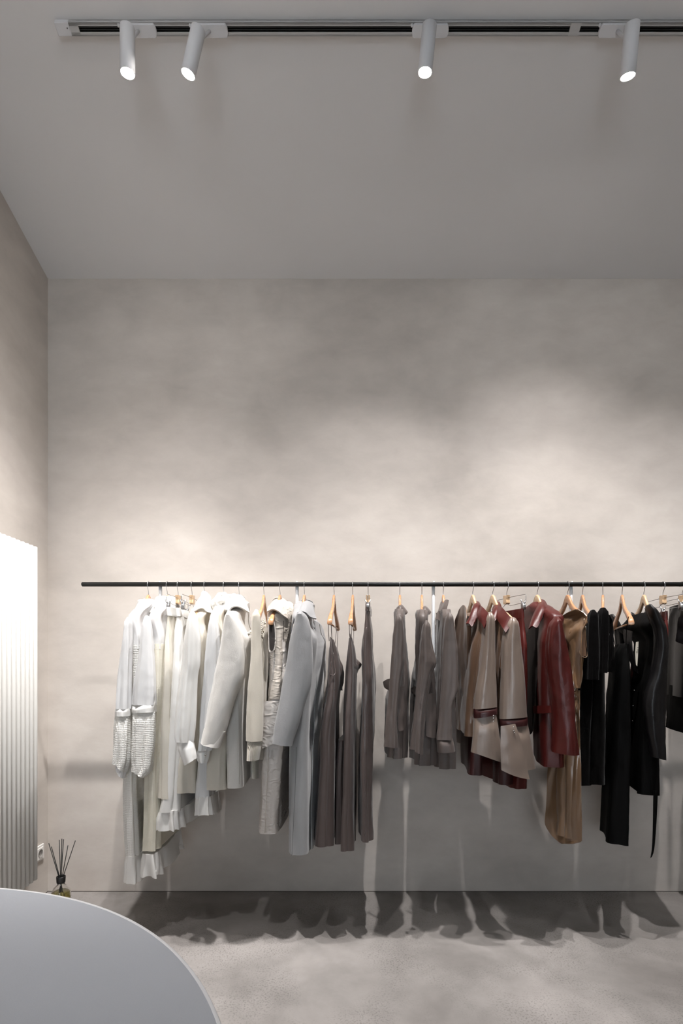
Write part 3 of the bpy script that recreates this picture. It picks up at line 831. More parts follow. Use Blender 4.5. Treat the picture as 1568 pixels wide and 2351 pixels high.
g.sleeve([(1418, 334, 342), (1430, 330, 346), (1443, 328, 348), (1489, 323, 351.5), (1527, 318, 354), (1578, 310, 356), (1618, 306, 356.5)], M['sheer'], amp=(.001, .005), ks=(5, 9))
g.sleeve([(1622, 306, 1612, 357), (1630, 304.5, 1622, 357.5), (1636, 306, 1634, 357)], M['wsatin'], name='arm_band', bt=.085, amp=(.001, .002), hollow=False, step=.004)
g.sleeve([(1632, 306, 357), (1660, 304, 357), (1710, 305, 355), (1735, 306, 351), (1750, 309, 1766, 347), (1766, 311, 1784, 333)], M['smock'], name='lace_cuff', bt=.085, amp=(.003, .007), ks=(4, 9))

# ---- 3, 4 white skirts on clip hangers
hang('c', 409, 'clip hanger with wood block holding the front white satin skirt, left of the pair', yaw=0)
g = Garment('satin_skirt', 'plain white satin skirt on a clip hanger, third garment from left', 'skirt', 409, yaw=0)
g.body([g.R(1394, 378.5, .024, hl=.165), g.R(1412, 379, .026, hl=.165), g.R(1453, 375.5, .036, hl=.17), g.R(1565, 370, .05), g.R(1680, 364, .06), g.R(1770, 361, .07), g.R(1835, 359, .074)], M['cream'], amp=(.001, .005), ks=(7, 11), n=96)
g.body([g.R(1393, 378, .0255, hl=.166), g.R(1402, 378, .0265, hl=.167), g.R(1413, 378.5, .028, hl=.167)], M['wsatin'], name='waistband', amp=(.0003, .0003), step=.004, hollow=False)
hang('c', 441, 'clip hanger with wood block and wire frame in front of the satin blouse', yaw=0)
g = Garment('frilled_skirt', 'white skirt with a deep gathered frill along its hem, fourth garment from left', 'skirt', 441, yaw=0)
g.body([g.R(1396, 400, .020, hl=.165), g.R(1412, 401, .024, hl=.165), g.R(1453, 397, .040, hl=.17), g.R(1540, 393, .050, hl=.19), g.R(1629, 386.6, .06, hl=.2), g.R(1700, 380, .068), g.R(1780, 372, .078), g.R(1833, 365, .088), g.R(1866, 356, .10, dxb=.04)], M['wsatin'], amp=(.0015, .005), ks=(5, 9), n=100)
g.body([g.R(1862, 357, .10, dxb=.045), g.R(1872, 352, .108, dxb=.045), g.R(1890, 347, .12, dxb=.045), g.R(1908, 344.5, .128, dxb=.045)], M['wsatin'], name='hem_frill', amp=(.003, .007), ks=(15, 8), n=140, step=.005, hem_wave=.003)
g.body([g.R(1395, 399.5, .022, hl=.166), g.R(1404, 400, .0245, hl=.167), g.R(1414, 400.5, .026, hl=.167)], M['wsatin'], name='waistband', amp=(.0003, .0003), step=.004, hollow=False)

# ---- 5 satin blouse
hang('w', 470, 'wooden hanger whose glossy end shows at the shoulder of the white satin blouse', yaw=0)
g = Garment('satin_dress', 'shiny white satin dress with draped high neck and wide buttoned cuff', 'dress', 470, yaw=0)
g.body([g.T(.315, .012, .02), g.T(.300, .03, .04), g.T(.27, .07, .07), g.T(.24, .13, .085), g.T(.205, .195, .06), g.R(1470, 445, .05), g.R(1560, 440, .055), g.R(1680, 425, .07), g.R(1770, 405, .09, ub=470), g.R(1822, 402, .10, ub=468, vb=1790)], M['cream'], amp=(.002, .005), ks=(5, 8), n=90, nz=.005)
g.body([g.R(1700, 452, .05, ub=494), g.R(1780, 450, .06, ub=498), g.R(1832, 447, .07, ub=502, vb=1815)], M['sheer'], name='underskirt', amp=(.001, .004), ks=(7, 11))
g.body([g.R(1829, 447, .074, ub=502, vb=1812), g.R(1850, 446, .08, ub=505, vb=1835), g.R(1872, 446, .085, ub=507, vb=1857)], M['wsatin'], name='hem_frill', amp=(.003, .006), ks=(17, 9), n=120, step=.006)
g.sleeve([(1408, 438, 446), (1420, 434, 452), (1440, 430, 456), (1476, 424, 459.5), (1519, 421, 458.5), (1560, 417, 452), (1600, 411, 450), (1650, 407, 447), (1690, 405, 443), (1702, 408, 441)], M['wsatin'], y=2.27, bt=.085, amp=(.002, .007), ks=(5, 9), nz=.003)
g.sleeve([(1705, 408, 1697, 442), (1725, 412, 1715, 447), (1745, 419, 1728, 450), (1757, 424, 1740, 452.5)], M['wsatin'], y=2.265, bt=.07, name='cuff', amp=(.0005, .001), step=.005)
g.P('neck_drape', [[(452, 1388, 2.50), (462, 1362, 2.52), (470, 1359, 2.54), (478, 1366, 2.53), (486, 1385, 2.50)],
                   [(446, 1396, 2.44), (460, 1386, 2.44), (470, 1382, 2.45), (480, 1390, 2.45), (489, 1404, 2.46)],
                   [(438, 1408, 2.36), (452, 1400, 2.38), (466, 1397, 2.40), (478, 1404, 2.42), (489, 1409, 2.45)]], M['wsatin'], th=.004, wob=.010, seed=3)

# ---- 6 scarf blouse
hang('w', 514, 'wooden hanger hidden under the bunched scarf collar of the white blouse', yaw=0)
g = Garment('scarf_blouse', 'white blouse with a big bunched scarf at the neck, left of the ivory coat', 'blouse', 514, yaw=0)
g.body(shirt_top(g, .29, .205, t=.05) + [g.R(1470, 494, .06), g.R(1560, 488, .07), g.R(1680, 478, .085), g.R(1760, 470, .09), g.R(1815, 468, .095)], M['cream'], amp=(.002, .006), ks=(5, 9), nz=.004)
g.sleeve([(1413, 487, 494), (1425, 483, 498), (1453, 478.5, 502), (1514, 471, 507), (1578, 467, 506), (1642, 463, 501), (1693, 461, 496), (1722, 458, 485)], M['sheer'], amp=(.001, .005), ks=(5, 9))
g.sleeve([(1718, 456, 483), (1730, 452, 480), (1742, 453, 478), (1750, 458, 475)], M['wsatin'], name='cuff', bt=.05, amp=(.001, .002), step=.005)
for v in (1722, 1733): disc(g.root, 471, v, 2.275, .0035, M['pearl'])
V_, F_ = [], []
b = MB()   # bunched scarf: a knot of crossing folds
rnd = random.Random(4)
def scarf_loop(c, rx, rz, ry, tilt, thick, seed):
    pts = []
    for k in range(15):
        a = 2 * PI * k / 14
        p = Vector((rx * math.cos(a), ry * math.sin(a + .6), rz * math.sin(a)))
        p = Matrix.Rotation(tilt, 3, 'Y') @ p
        pts.append(Vector(c) + p)
    rr = [thick * (.75 + .35 * math.sin(k * 1.7 + seed)) for k in range(15)]
    b.tube(pts, rr, 14, smoothn=4)
cx, cyy, cz = PX(514, 1383, 2.50)
scarf_loop((cx - .010, cyy, cz), .032, .030, .035, .3, .016, 0)
scarf_loop((cx + .016, cyy + .005, cz + .008), .036, .026, .03, -.5, .018, 1)
scarf_loop((cx + .004, cyy - .03, cz - .012), .036, .018, .02, .9, .015, 2)
scarf_loop((cx - .012, cyy - .025, cz + .018), .024, .018, .03, -.9, .014, 3)
scarf_loop((cx + .030, cyy - .02, cz - .012), .016, .028, .02, .2, .014, 4)
o = b.build('scarf', M['wsatin'], g.root)
md = o.modifiers.new('remesh', 'REMESH'); md.mode = 'VOXEL'; md.voxel_size = .0035; md.use_smooth_shade = True
sm = o.modifiers.new('smooth', 'SMOOTH'); sm.iterations = 4

# ---- 7 ivory coat
hang('w', 549, 'wooden hanger hidden inside the ivory wool coat', yaw=0)
g = Garment('wool_coat', 'ivory wool coat with wide folded collar, right of the scarf blouse', 'coat', 549, dxb=-.02, yaw=0)
g.body(shirt_top(g, .30, .215, t=.07, tn=.10) + [g.R(1470, 529, .08), g.R(1560, 520, .085), g.R(1640, 515, .085), g.R(1702, 514, .085), g.R(1810, 515, .09)], M['ivory'], amp=(.0005, .004), ks=(3, 5), nz=.002)
g.sleeve([(1407, 524, 532), (1414, 518, 540), (1425, 515, 546), (1463, 510, 557), (1514, 502, 566), (1545, 494, 564), (1580, 488, 549), (1629, 478, 531), (1670, 469, 519), (1703, 462, 1712, 505)], M['ivory'], y=2.28, bt=.10, amp=(.0005, .003), ks=(3, 5), nz=.003)
g.sleeve([(1672, 468.5, 1680, 517.5), (1704, 461.5, 1716, 504)], M['ivory'], y=2.278, bt=.103, name='cuff', amp=(.0005, .001), ks=(3, 5), nz=.001, step=.005)
g.P('collar', [[(526, 1392, 2.60), (533, 1372, 2.60), (548, 1366, 2.60), (560, 1372, 2.58), (566, 1392, 2.54)],
               [(524, 1398, 2.48), (534, 1380, 2.46), (549, 1371, 2.46), (561, 1382, 2.47), (569, 1398, 2.48)],
               [(523, 1410, 2.38), (532, 1396, 2.37), (546, 1393, 2.37), (559, 1399, 2.40), (572, 1407, 2.44)]], M['ivory'], th=.006, wob=.002)
stitch(g.root, [(547, 1600, 2.335), (548, 1700, 2.333), (549, 1800, 2.333)], M['ivory'])

# ---- 8 sweater
hang('w', 606, 'wooden hanger with bare arms above the cream knitted jumper', yaw=0)
g = Garment('knitted_jumper', 'cream knitted jumper with braided open neckline and ribbed cuffs', 'jumper', 606, yaw=0)
g.body([g.T(.165, .12, .05), g.T(.150, .17, .06), g.T(.130, .205, .06), g.R(1520, 580, .065), g.R(1600, 574, .07), g.R(1690, 574, .07), g.R(1716, 575, .07)], M['knit'], amp=(.001, .004), ks=(4, 6))
g.body([g.R(1713, 575, .066), g.R(1735, 576, .06), g.R(1745, 577, .06)], M['knitrib'], name='ribbed_hem', amp=(.001, .002), ks=(4, 6))
g.sleeve([(1404, 585, 593), (1412, 581, 596.5), (1425, 579, 598), (1463, 577.5, 599), (1514, 576.5, 603), (1591, 570, 605), (1667, 567, 603), (1700, 567, 601)], M['knit'], y=2.28, bt=.075, amp=(.0005, .002), ks=(3, 5), nz=.003)
g.sleeve([(1697, 567.5, 601.5), (1720, 567.5, 599), (1745, 567, 1743, 595.6)], M['knitrib'], y=2.28, bt=.07, name='ribbed_cuff', amp=(.0003, .0006), ks=(3, 5), nz=.001)
g.sleeve([(1700, 574, 594), (1745, 575, 593), (1786, 575.5, 593)], M['knitrib'], y=2.50, bt=.05, name='other_sleeve_end', back=False, amp=(.0003, .0006))  # end of the jumper's other sleeve, hanging behind the front one
def braid(pts, name='neck_braid'):
    b = MB(); P = catmull([Vector(PX(*p)) for p in pts], 10); 
    for ph in (0, 2.1, 4.2):
        q = [p + Vector((math.cos(i * .55 + ph) * .0035, 0, math.sin(i * .55 + ph) * .0035)) for i, p in enumerate(P)]
        b.tube(q, .0042, 7)
    b.build(name, M['braid'], g.root)
braid([(597, 1424, 2.36), (599, 1448, 2.34), (603, 1472, 2.36), (609, 1468, 2.45), (611, 1445, 2.55), (606, 1425, 2.66)])
braid([(601, 1428, 2.37), (602, 1446, 2.36), (606, 1460, 2.40), (609, 1442, 2.5)])
braid([(578, 1449, 2.42), (570, 1456, 2.40), (567, 1462, 2.42), (571, 1467, 2.46), (580, 1462, 2.48)], 'shoulder_braid')

# ---- 9 stone leather dress
hang('w', 643, 'wooden hanger poking from the armhole of the crinkled leather dress', yaw=-5)
g = Garment('leather_dress', 'crinkled pale leather sleeveless dress with standing funnel collar', 'dress', 643, yaw=-5)
g.body([g.T(.275, .06, .085), g.T(.255, .10, .095), g.T(.225, .15, .09), g.T(.20, .17, .08), g.R(1500, 617, .085, hl=.165, ub=663), g.R(1560, 615, .085, hl=.18, ub=664), g.R(1612, 608, .088, hl=.2), g.R(1700, 603, .092), g.R(1743, 596, .096), g.R(1812, 592, .094), g.R(1909, 587, .093)], M['stonelt'], amp=(.001, .003), ks=(3, 7), nz=.006, n=90)
g.body([g.R(1900, 586.5, .096), g.R(1908, 586.5, .097), g.R(1916, 587, .096)], M['stonelt'], name='hem', amp=(.001, .002), ks=(3, 7), nz=.002, step=.004)
g.P('collar', [[(621, 1390, 2.56), (630, 1376, 2.58), (643, 1372, 2.60), (658, 1378, 2.58), (674, 1389, 2.52)],
               [(616, 1396, 2.45), (628, 1386, 2.44), (642, 1386, 2.43), (657, 1394, 2.44), (671, 1404, 2.47)],
               [(613, 1405, 2.38), (627, 1400, 2.36), (640, 1405, 2.35), (652, 1416, 2.37), (663, 1424, 2.41)]], M['stone'], th=.006, wob=.006)
g.P('side_panel', [[(631, 1412, 2.36), (640, 1409, 2.37), (652, 1420, 2.39), (664, 1428, 2.44)],
                   [(632, 1470, 2.365), (644, 1470, 2.37), (655, 1475, 2.41), (665, 1478, 2.47)],
                   [(630, 1540, 2.345), (643, 1540, 2.35), (655, 1545, 2.42), (661, 1545, 2.5)],
                   [(618, 1605, 2.33), (640, 1606, 2.33), (650, 1607, 2.42), (656, 1607, 2.5)]], M['stone'], th=.004, wob=.004)
b = MB(); b.tube([PX(617, 1422, 2.35), PX(617, 1460, 2.345), PX(618, 1492, 2.335), PX(624, 1498, 2.33), PX(630, 1488, 2.335), PX(632, 1460, 2.345), PX(629, 1430, 2.355), PX(623, 1418, 2.36)], .003, 8, smoothn=6)
b.build('armhole_binding', M['stonelt'], g.root)
g.P('armhole', [[(618, 1424, 2.352), (624, 1420, 2.354), (629, 1428, 2.356)], [(618, 1462, 2.335), (625, 1462, 2.334), (631, 1460, 2.336)], [(619, 1490, 2.326), (624, 1495, 2.325), (629, 1488, 2.327)]], M['darkin'], th=.002)
g.P('pocket', [[(606, 1610, 2.322), (624, 1609, 2.320), (641, 1610, 2.322)], [(604, 1660, 2.318), (622, 1662, 2.315), (641, 1660, 2.318)], [(602, 1719, 2.318), (618, 1712, 2.315), (634, 1704, 2.318)]], M['stonelt'], th=.004, wob=.004)
stitch(g.root, [(617, 1716, 2.325), (613, 1800, 2.325), (608, 1912, 2.325)], M['stone'], .0016)
stitch(g.root, [(651, 1425, 2.385), (651, 1500, 2.39), (650, 1600, 2.40)], M['darkin'], .0014, 'zip')

# ---- 10 grey coat
hang('w', 699, 'wooden hanger under the high collar of the long grey coat', yaw=-6)
g = Garment('wool_coat', 'long mid grey wool coat with upturned collar, beside the brown slip dresses', 'coat', 699, dxb=.05, yaw=-6)
g.body(shirt_top(g, .275, .20, t=.07, tn=.10) + [g.R(1470, 684, .08), g.R(1560, 672, .085), g.R(1640, 662, .09), g.R(1715, 657, .092), g.R(1855, 656, .094), g.R(1963, 655.6, .095, vb=1925)], M['greywool'], amp=(.0005, .004), ks=(3, 6), nz=.002)
g.sleeve([(1405, 686, 694), (1412, 680, 702), (1425, 677, 709), (1463, 668, 717), (1527, 658, 718), (1565, 651, 715), (1611, 643, 702), (1654, 635, 688), (1690, 630, 676), (1705, 627.6, 1711, 671)], M['greywool'], y=2.28, bt=.10, amp=(.0005, .003), ks=(3, 5), nz=.003)
g.P('collar', [[(683, 1402, 2.60), (689, 1382, 2.60), (702, 1377, 2.60), (716, 1383, 2.58), (721, 1398, 2.54)],
               [(681, 1409, 2.48), (690, 1392, 2.46), (703, 1386, 2.46), (715, 1393, 2.47), (722, 1408, 2.48)],
               [(680, 1420, 2.38), (688, 1406, 2.36), (700, 1406, 2.36), (712, 1417, 2.38), (726, 1421, 2.42)]], M['greywool'], th=.006, wob=.002)
stitch(g.root, [(668, 1455, 2.32), (672, 1430, 2.33), (680, 1411, 2.35), (692, 1404, 2.35)], M['greylin'], .0035, 'under_collar')
g.P('front_edge', [[(722, 1425, 2.50), (732, 1432, 2.60), (738, 1440, 2.68)], [(728, 1500, 2.48), (740, 1510, 2.60), (746, 1530, 2.72)], [(722, 1640, 2.48), (731, 1640, 2.60), (738, 1640, 2.74)], [(716, 1800, 2.46), (720, 1800, 2.56), (722, 1800, 2.7)], [(716, 1950, 2.42), (720, 1940, 2.52), (720, 1925, 2.66)]], M['greywool'], th=.005, wob=.004)
stitch(g.root, [(680, 1715, 2.325), (678, 1800, 2.325), (670, 1965, 2.325)], M['greylin'], .0008)
# ---- slip dresses
def slip(g, mat, straps, front, back_, neck):
    for i, pts in enumerate(straps):
        b = MB(); b.tube([PX(*p) for p in pts], .0016, 6, smoothn=3); b.build('strap', mat, g.root)
hang('wb', 767, 'wooden hanger with crossbar holding the first brown slip dress', yaw=-5)
g = Garment('slip_dress', 'brown slip dress with thin straps and loose V neckline, right of the grey coat', 'dress', 767, group='brown slip dresses', dxb=.03, yaw=-5)
slip(g, M['mauvesat'], [[(754, 1428, 2.34), (754, 1450, 2.35), (756, 1472, 2.36)], [(760, 1430, 2.36), (762, 1465, 2.39), (765, 1497, 2.40)], [(774, 1434, 2.72), (770, 1470, 2.66), (767, 1497, 2.56)], [(777, 1432, 2.74), (775, 1465, 2.72), (774, 1495, 2.70)]], None, None, None)
g.body([g.R(1462, 755, .014, hl=.17, ub=774, vb=1490), g.R(1490, 752, .03, hl=.175, ub=778), g.R(1552, 749, .05, hl=.18, ub=788), g.R(1603, 745, .055, hl=.19, ub=782), g.R(1639, 738, .06, ub=779), g.R(1710, 730, .065, ub=779), g.R(1778, 728, .07, ub=776), g.R(1855, 724.5, .075, ub=772), g.R(1945, 719, .085, ub=770, vb=1912)], M['mauve'], amp=(.002, .008), ks=(5, 7), n=96, e=3.0)
g.P('neckline', [[(765, 1497, 2.40), (770, 1492, 2.45), (776, 1494, 2.60)], [(758, 1530, 2.36), (772, 1530, 2.44), (784, 1524, 2.55)], [(758, 1552, 2.36), (773, 1552, 2.42), (791, 1545, 2.54)], [(766, 1585, 2.38), (775, 1588, 2.44), (785, 1585, 2.58)]], M['mauvesat'], th=.002, wob=.010, seed=2)
b = MB(); b.tube([PX(765, 1498, 2.39), PX(768, 1525, 2.37), PX(770, 1545, 2.36), PX(764, 1551, 2.35), PX(757, 1545, 2.35), PX(759, 1525, 2.36), PX(762, 1512, 2.37)], .0022, 6, smoothn=5); b.build('neck_binding', M['mauvesat'], g.root)
hang('wb', 810, 'edge-on wooden hanger with crossbar holding the second brown slip dress', yaw=-4.5)
g = Garment('slip_dress', 'narrow brown slip dress hanging edge-on, left of the brown trousers', 'dress', 810, group='brown slip dresses', yaw=-4.5)
slip(g, M['mauvesat'], [[(802, 1428, 2.34), (802, 1445, 2.35), (803, 1462, 2.36)], [(806, 1428, 2.40), (807, 1460, 2.42), (808, 1495, 2.42)], [(812, 1430, 2.72), (812, 1460, 2.7), (811, 1498, 2.62)]], None, None, None)
g.side = -1
g.body([g.R(1455, 801, .010, hl=.17, ub=811, vb=1490), g.R(1490, 798, .028, hl=.175, ub=815), g.R(1540, 794, .042, hl=.18, ub=820), g.R(1642, 789.5, .045, ub=818), g.R(1753, 787, .05, ub=817), g.R(1855, 784, .052, ub=816), g.R(1955, 782, .055, ub=815, vb=1925)], M['mauve'], amp=(.002, .008), ks=(5, 7), n=96, e=3.0)
g.P('neckline', [[(808, 1496, 2.42), (811, 1499, 2.5), (812, 1500, 2.6)], [(806, 1520, 2.38), (814, 1520, 2.44), (824, 1519, 2.55)], [(807, 1530, 2.38), (816, 1533, 2.42), (828, 1528, 2.52)], [(808, 1558, 2.38), (814, 1556, 2.44), (818, 1550, 2.55)]], M['mauvesat'], th=.002, wob=.006, seed=5)
g.body([g.R(1700, 775, .03, hl=.12), g.R(1800, 770, .035, hl=.12), g.R(1939, 767.5, .045, hl=.12)], M['mauve'], name='lining', amp=(.001, .004), ks=(5, 7))
# ---- 13 trousers
hang('c', 845, 'edge-on clip hanger with wood block above the brown satin trousers', yaw=-4)
g = Garment('satin_trousers', 'brown satin trousers with puckered seam, hanging edge-on from a clip hanger', 'trousers', 845, yaw=-4)
g.side = -1
g.body([g.R(1386, 840, .014, hl=.15), g.R(1412, 838, .02, hl=.155), g.R(1450, 834.5, .034, hl=.17), g.R(1480, 831, .042, hl=.175), g.R(1565, 829, .052, ub=863), g.R(1667, 826, .055, ub=861), g.R(1778, 825, .056, ub=853), g.R(1934, 826, .058, ub=853)], M['mauvesat'], amp=(.002, .005), ks=(5, 8), n=96, nz=.005, e=3.4)
b = MB(); rnd = random.Random(2); pts = []
for i in range(60):
    v = 1440 + i * 8.1; pts.append(PX(840.5 + rnd.uniform(-.7, .7) - (v - 1440) * .006, v, 2.331 + rnd.uniform(-.001, .001)))
b.tube(pts, .0028, 6); b.build('outer_seam', M['mauvesat'], g.root)
g.body([g.R(1384, 839, .02, hl=.155), g.R(1392, 838.5, .021, hl=.157), g.R(1402, 838, .022, hl=.16)], M['mauvesat'], name='waistband', amp=(.001, .001), step=.004, hollow=False)

# ---- 14-16 shirts
hang('w', 918, 'edge-on wooden hanger in the leftmost taupe grey shirt', yaw=-7)
g = Garment('utility_shirt', 'leftmost taupe grey shirt with sideways pocket flaps, after the gap in the clothes', 'shirt', 918, group='taupe grey shirts', yaw=-7)
g.body(shirt_top(g, .245, .20, t=.045, tn=.022) + [g.R(1501, 934, .06), g.R(1565, 941, .075, ub=900), g.R(1616, 937, .075, ub=884), g.R(1693, 936, .075, ub=884), g.R(1741, 932.7, .075, vb=1722, ub=884)], M['shirt'], amp=(.0008, .010), ks=(7, 12), nz=.005)
g.P('collar', [[(912, 1394, 2.52), (917, 1389, 2.50), (922, 1388, 2.50), (930, 1397, 2.50), (936, 1405, 2.49)], [(910, 1397, 2.48), (916, 1392, 2.46), (922, 1393, 2.455), (928, 1401, 2.46), (935, 1408, 2.47)], [(910, 1402, 2.46), (916, 1398, 2.445), (921, 1400, 2.44), (926, 1410, 2.445), (931, 1411, 2.46)]], M['shirt'], th=.003, wob=.002)
g.sleeve([(1415, 910, 920), (1422, 908, 924), (1460, 903, 927.6), (1514, 899, 928), (1560, 896, 922), (1603, 893, 916), (1667, 888, 912), (1713, 883, 1716, 912.5)], M['shirt'], bt=.06, amp=(.001, .004), ks=(4, 7), nz=.004)
g.P('pocket_flap', [[(880, 1565, 2.40), (888, 1560, 2.38), (897, 1558, 2.36)], [(883, 1578, 2.40), (889, 1576, 2.38), (897, 1575, 2.36)], [(893, 1584, 2.38), (895, 1586, 2.37), (899, 1587, 2.36)]], M['shirt'], th=.004)
g.P('pocket', [[(911, 1575, 2.315), (918, 1576, 2.32), (926, 1575, 2.33)], [(912, 1630, 2.312), (919, 1630, 2.315), (928, 1630, 2.325)], [(914, 1676, 2.312), (920, 1678, 2.315), (927, 1674, 2.325)]], M['shirt'], th=.004, wob=.003)
hang('w', 968.5, 'edge-on wooden hanger in the taupe grey shirt left of the visible post', yaw=-9)
g = Garment('utility_shirt', 'crumpled taupe grey shirt with kinked sleeve, left of a rail post', 'shirt', 968.5, group='taupe grey shirts', yaw=-9)
g.body(shirt_top(g, .241, .19, t=.05, tn=.022) + [g.R(1501, 992, .07), g.R(1565, 999, .08, ub=944), g.R(1667, 1001.6, .085, ub=944), g.R(1758, 1000, .09, vb=1735, ub=946)], M['shirt'], amp=(.0008, .011), ks=(7, 12), nz=.006)
g.P('collar', [[(965, 1397, 2.52), (970, 1393, 2.50), (977, 1392, 2.50), (984, 1398, 2.50), (989, 1405, 2.49)], [(965, 1400, 2.48), (971, 1396, 2.46), (978, 1396, 2.455), (983, 1402, 2.46), (988, 1408, 2.47)], [(966, 1405, 2.46), (972, 1401, 2.445), (978, 1401, 2.44), (983, 1410, 2.445), (986, 1411, 2.46)]], M['shirt'], th=.003, wob=.002)
g.sleeve([(1428, 974, 984), (1437, 970, 988), (1470, 966, 990), (1500, 964, 995), (1522, 963, 998), (1545, 962, 992), (1575, 959, 984), (1600, 957, 978), (1667, 951, 971), (1720, 945.5, 1733, 968)], M['shirt'], bt=.06, amp=(.002, .006), ks=(4, 7), nz=.006)
g.P('pocket_flap', [[(944, 1580, 2.42), (952, 1576, 2.40), (961, 1577, 2.37)], [(946, 1590, 2.42), (953, 1590, 2.40), (961, 1590, 2.37)], [(956, 1600, 2.40), (958, 1602, 2.38), (961, 1603, 2.37)]], M['shirt'], th=.004)
g.P('pocket', [[(979, 1595, 2.31), (988, 1592, 2.315), (998, 1590, 2.325)], [(978, 1640, 2.312), (988, 1640, 2.315), (1001, 1640, 2.325)], [(978, 1690, 2.312), (990, 1694, 2.315), (1000, 1694, 2.325)]], M['shirt'], th=.004, wob=.004)
hang('w', 1017.5, 'edge-on wooden hanger in the taupe grey shirt right of the visible post', yaw=-6)
g = Garment('utility_shirt', 'taupe grey shirt with turned-back cuff, right of a rail post', 'shirt', 1017.5, group='taupe grey shirts', yaw=-6)
g.body(shirt_top(g, .250, .20, t=.05, tn=.024) + [g.R(1480, 1043, .06), g.R(1560, 1046, .07), g.R(1667, 1046, .075), g.R(1766, 1046, .078)], M['shirt'], amp=(.0008, .010), ks=(7, 12), nz=.005)
g.P('collar', [[(1012, 1383, 2.56), (1018, 1379, 2.52), (1025, 1377, 2.48), (1030, 1378, 2.46)], [(1006, 1401, 2.50), (1012, 1400, 2.475), (1019, 1397, 2.45), (1027, 1392, 2.44)], [(1000, 1421, 2.47), (1008, 1424, 2.45), (1015, 1426, 2.44), (1019, 1412, 2.435)]], M['shirt'], th=.003, wob=.002)
g.sleeve([(1410, 1027, 1035), (1418, 1023, 1039), (1440, 1020, 1042), (1489, 1017, 1049), (1540, 1015.6, 1052), (1578, 1013, 1052), (1603, 1011, 1044), (1625, 1010, 1037), (1697, 1004, 1038)], M['shirt'], bt=.065, amp=(.001, .004), ks=(4, 7), nz=.004)
g.sleeve([(1695, 1003.5, 1040), (1710, 1004, 1042), (1727, 1005.5, 1724, 1044.5)], M['shirt'], bt=.07, name='cuff', amp=(.0005, .001), step=.005)

# ---- 17, 18 satin shirts with oxblood collar
def satin_shirt(u, label, hl, bod, under, col, sl, band, flare, flare2, snaps, pl):
    g = Garment('panelled_shirt', label, 'shirt', u, group='taupe satin shirts with oxblood collars', yaw=5 if u < 1100 else 9)
    g.body(shirt_top(g, .235, .19, t=.05, tn=.085) + bod(g), M['bronzed'], amp=(.002, .006), ks=(5, 8), nz=.005)
    g.body(under(g), M['oxdark'], name='lower_panel', amp=(.001, .004), ks=(5, 7))
    for c in col: g.P(c[0], c[1], M['oxblood'], th=.005, wob=.002)
    o = g.sleeve(sl, M['taupe'], bt=.076, amp=(.003, .0006), ks=(4, 7), nz=.002)
    g.sleeve(band, M['oxdark'], bt=.0785, name='sleeve_band', amp=(.0005, .0005), nz=.001, hollow=False, step=.005)
    f = g.sleeve(flare, M['taupe'], bt=.085, name='flared_cuff', amp=(.0005, .004), ks=(3, 5), nz=.002)
    if flare2: g.P('cuff_overlap', flare2, M['taupe'], th=.003, wob=.003)
    for (a, c) in snaps: disc(g.root, a, c, 2.262 if u < 1100 else 2.246, .0028, M['pearl'], 'snap_button')
    for (a, c) in pl: disc(g.root, a, c, 2.47, .0035, M['pearl'], 'button', (-1, -1, 0))
    return g
hang('p', 1085, 'pale wooden hanger in the left one of the two shirts with dark red collars', yaw=5)
g = satin_shirt(1085, 'left one of two taupe satin shirts with dark red collars, front placket showing', 0,
    lambda g: [g.R(1480, 1122, .06, ub=1046), g.R(1560, 1114, .065, ub=1047), g.R(1640, 1108, .068, ub=1047), g.R(1692, 1106, .07, ub=1046, vb=1664)],
    lambda g: [g.R(1670, 1110, .055, ub=1056), g.R(1740, 1109, .058, ub=1056), g.R(1781, 1108, .06, ub=1058, vb=1745)],
    [('collar', [[(1088, 1394, 2.56), (1092, 1382, 2.56), (1099, 1382, 2.54), (1104, 1392, 2.50)], [(1080, 1412, 2.46), (1086, 1396, 2.45), (1096, 1394, 2.44), (1105, 1402, 2.44)], [(1070, 1432, 2.41), (1077, 1432, 2.40), (1085, 1438, 2.39), (1098, 1408, 2.41)]]),
     ('yoke', [[(1098, 1390, 2.49), (1106, 1392, 2.39), (1116, 1402, 2.33), (1126, 1412, 2.285)], [(1097, 1408, 2.38), (1104, 1411, 2.34), (1112, 1418, 2.31), (1120, 1423, 2.285)], [(1097, 1420, 2.36), (1103, 1426, 2.33), (1108, 1434, 2.30), (1112, 1443, 2.28)]])],
    [(1410, 1118, 1128), (1418, 1114, 1131), (1435, 1110, 1133), (1473, 1107.5, 1134), (1527, 1102, 1136), (1591, 1092, 1138), (1628, 1088, 1622, 1139)],
    [(1627, 1087.5, 1620, 1139.5), (1637, 1087.5, 1629, 1140), (1648, 1088, 1639, 1140)],
    [(1645, 1088, 1638, 1138), (1680, 1086, 1680, 1143), (1705, 1084, 1715, 1150), (1725, 1082, 1752, 1160)],
    None,
    [(1133, 1643), (1133, 1649), (1133, 1656)], [(1075, 1500), (1075, 1533), (1075, 1569), (1075, 1603)])
g.P('placket', [[(1074, 1436, 2.44), (1077, 1437, 2.43), (1081, 1438, 2.42)], [(1072, 1560, 2.475), (1076, 1560, 2.465), (1080, 1560, 2.455)], [(1070, 1680, 2.48), (1074, 1682, 2.47), (1079, 1684, 2.46)]], M['bronzed'], th=.004, wob=.004)
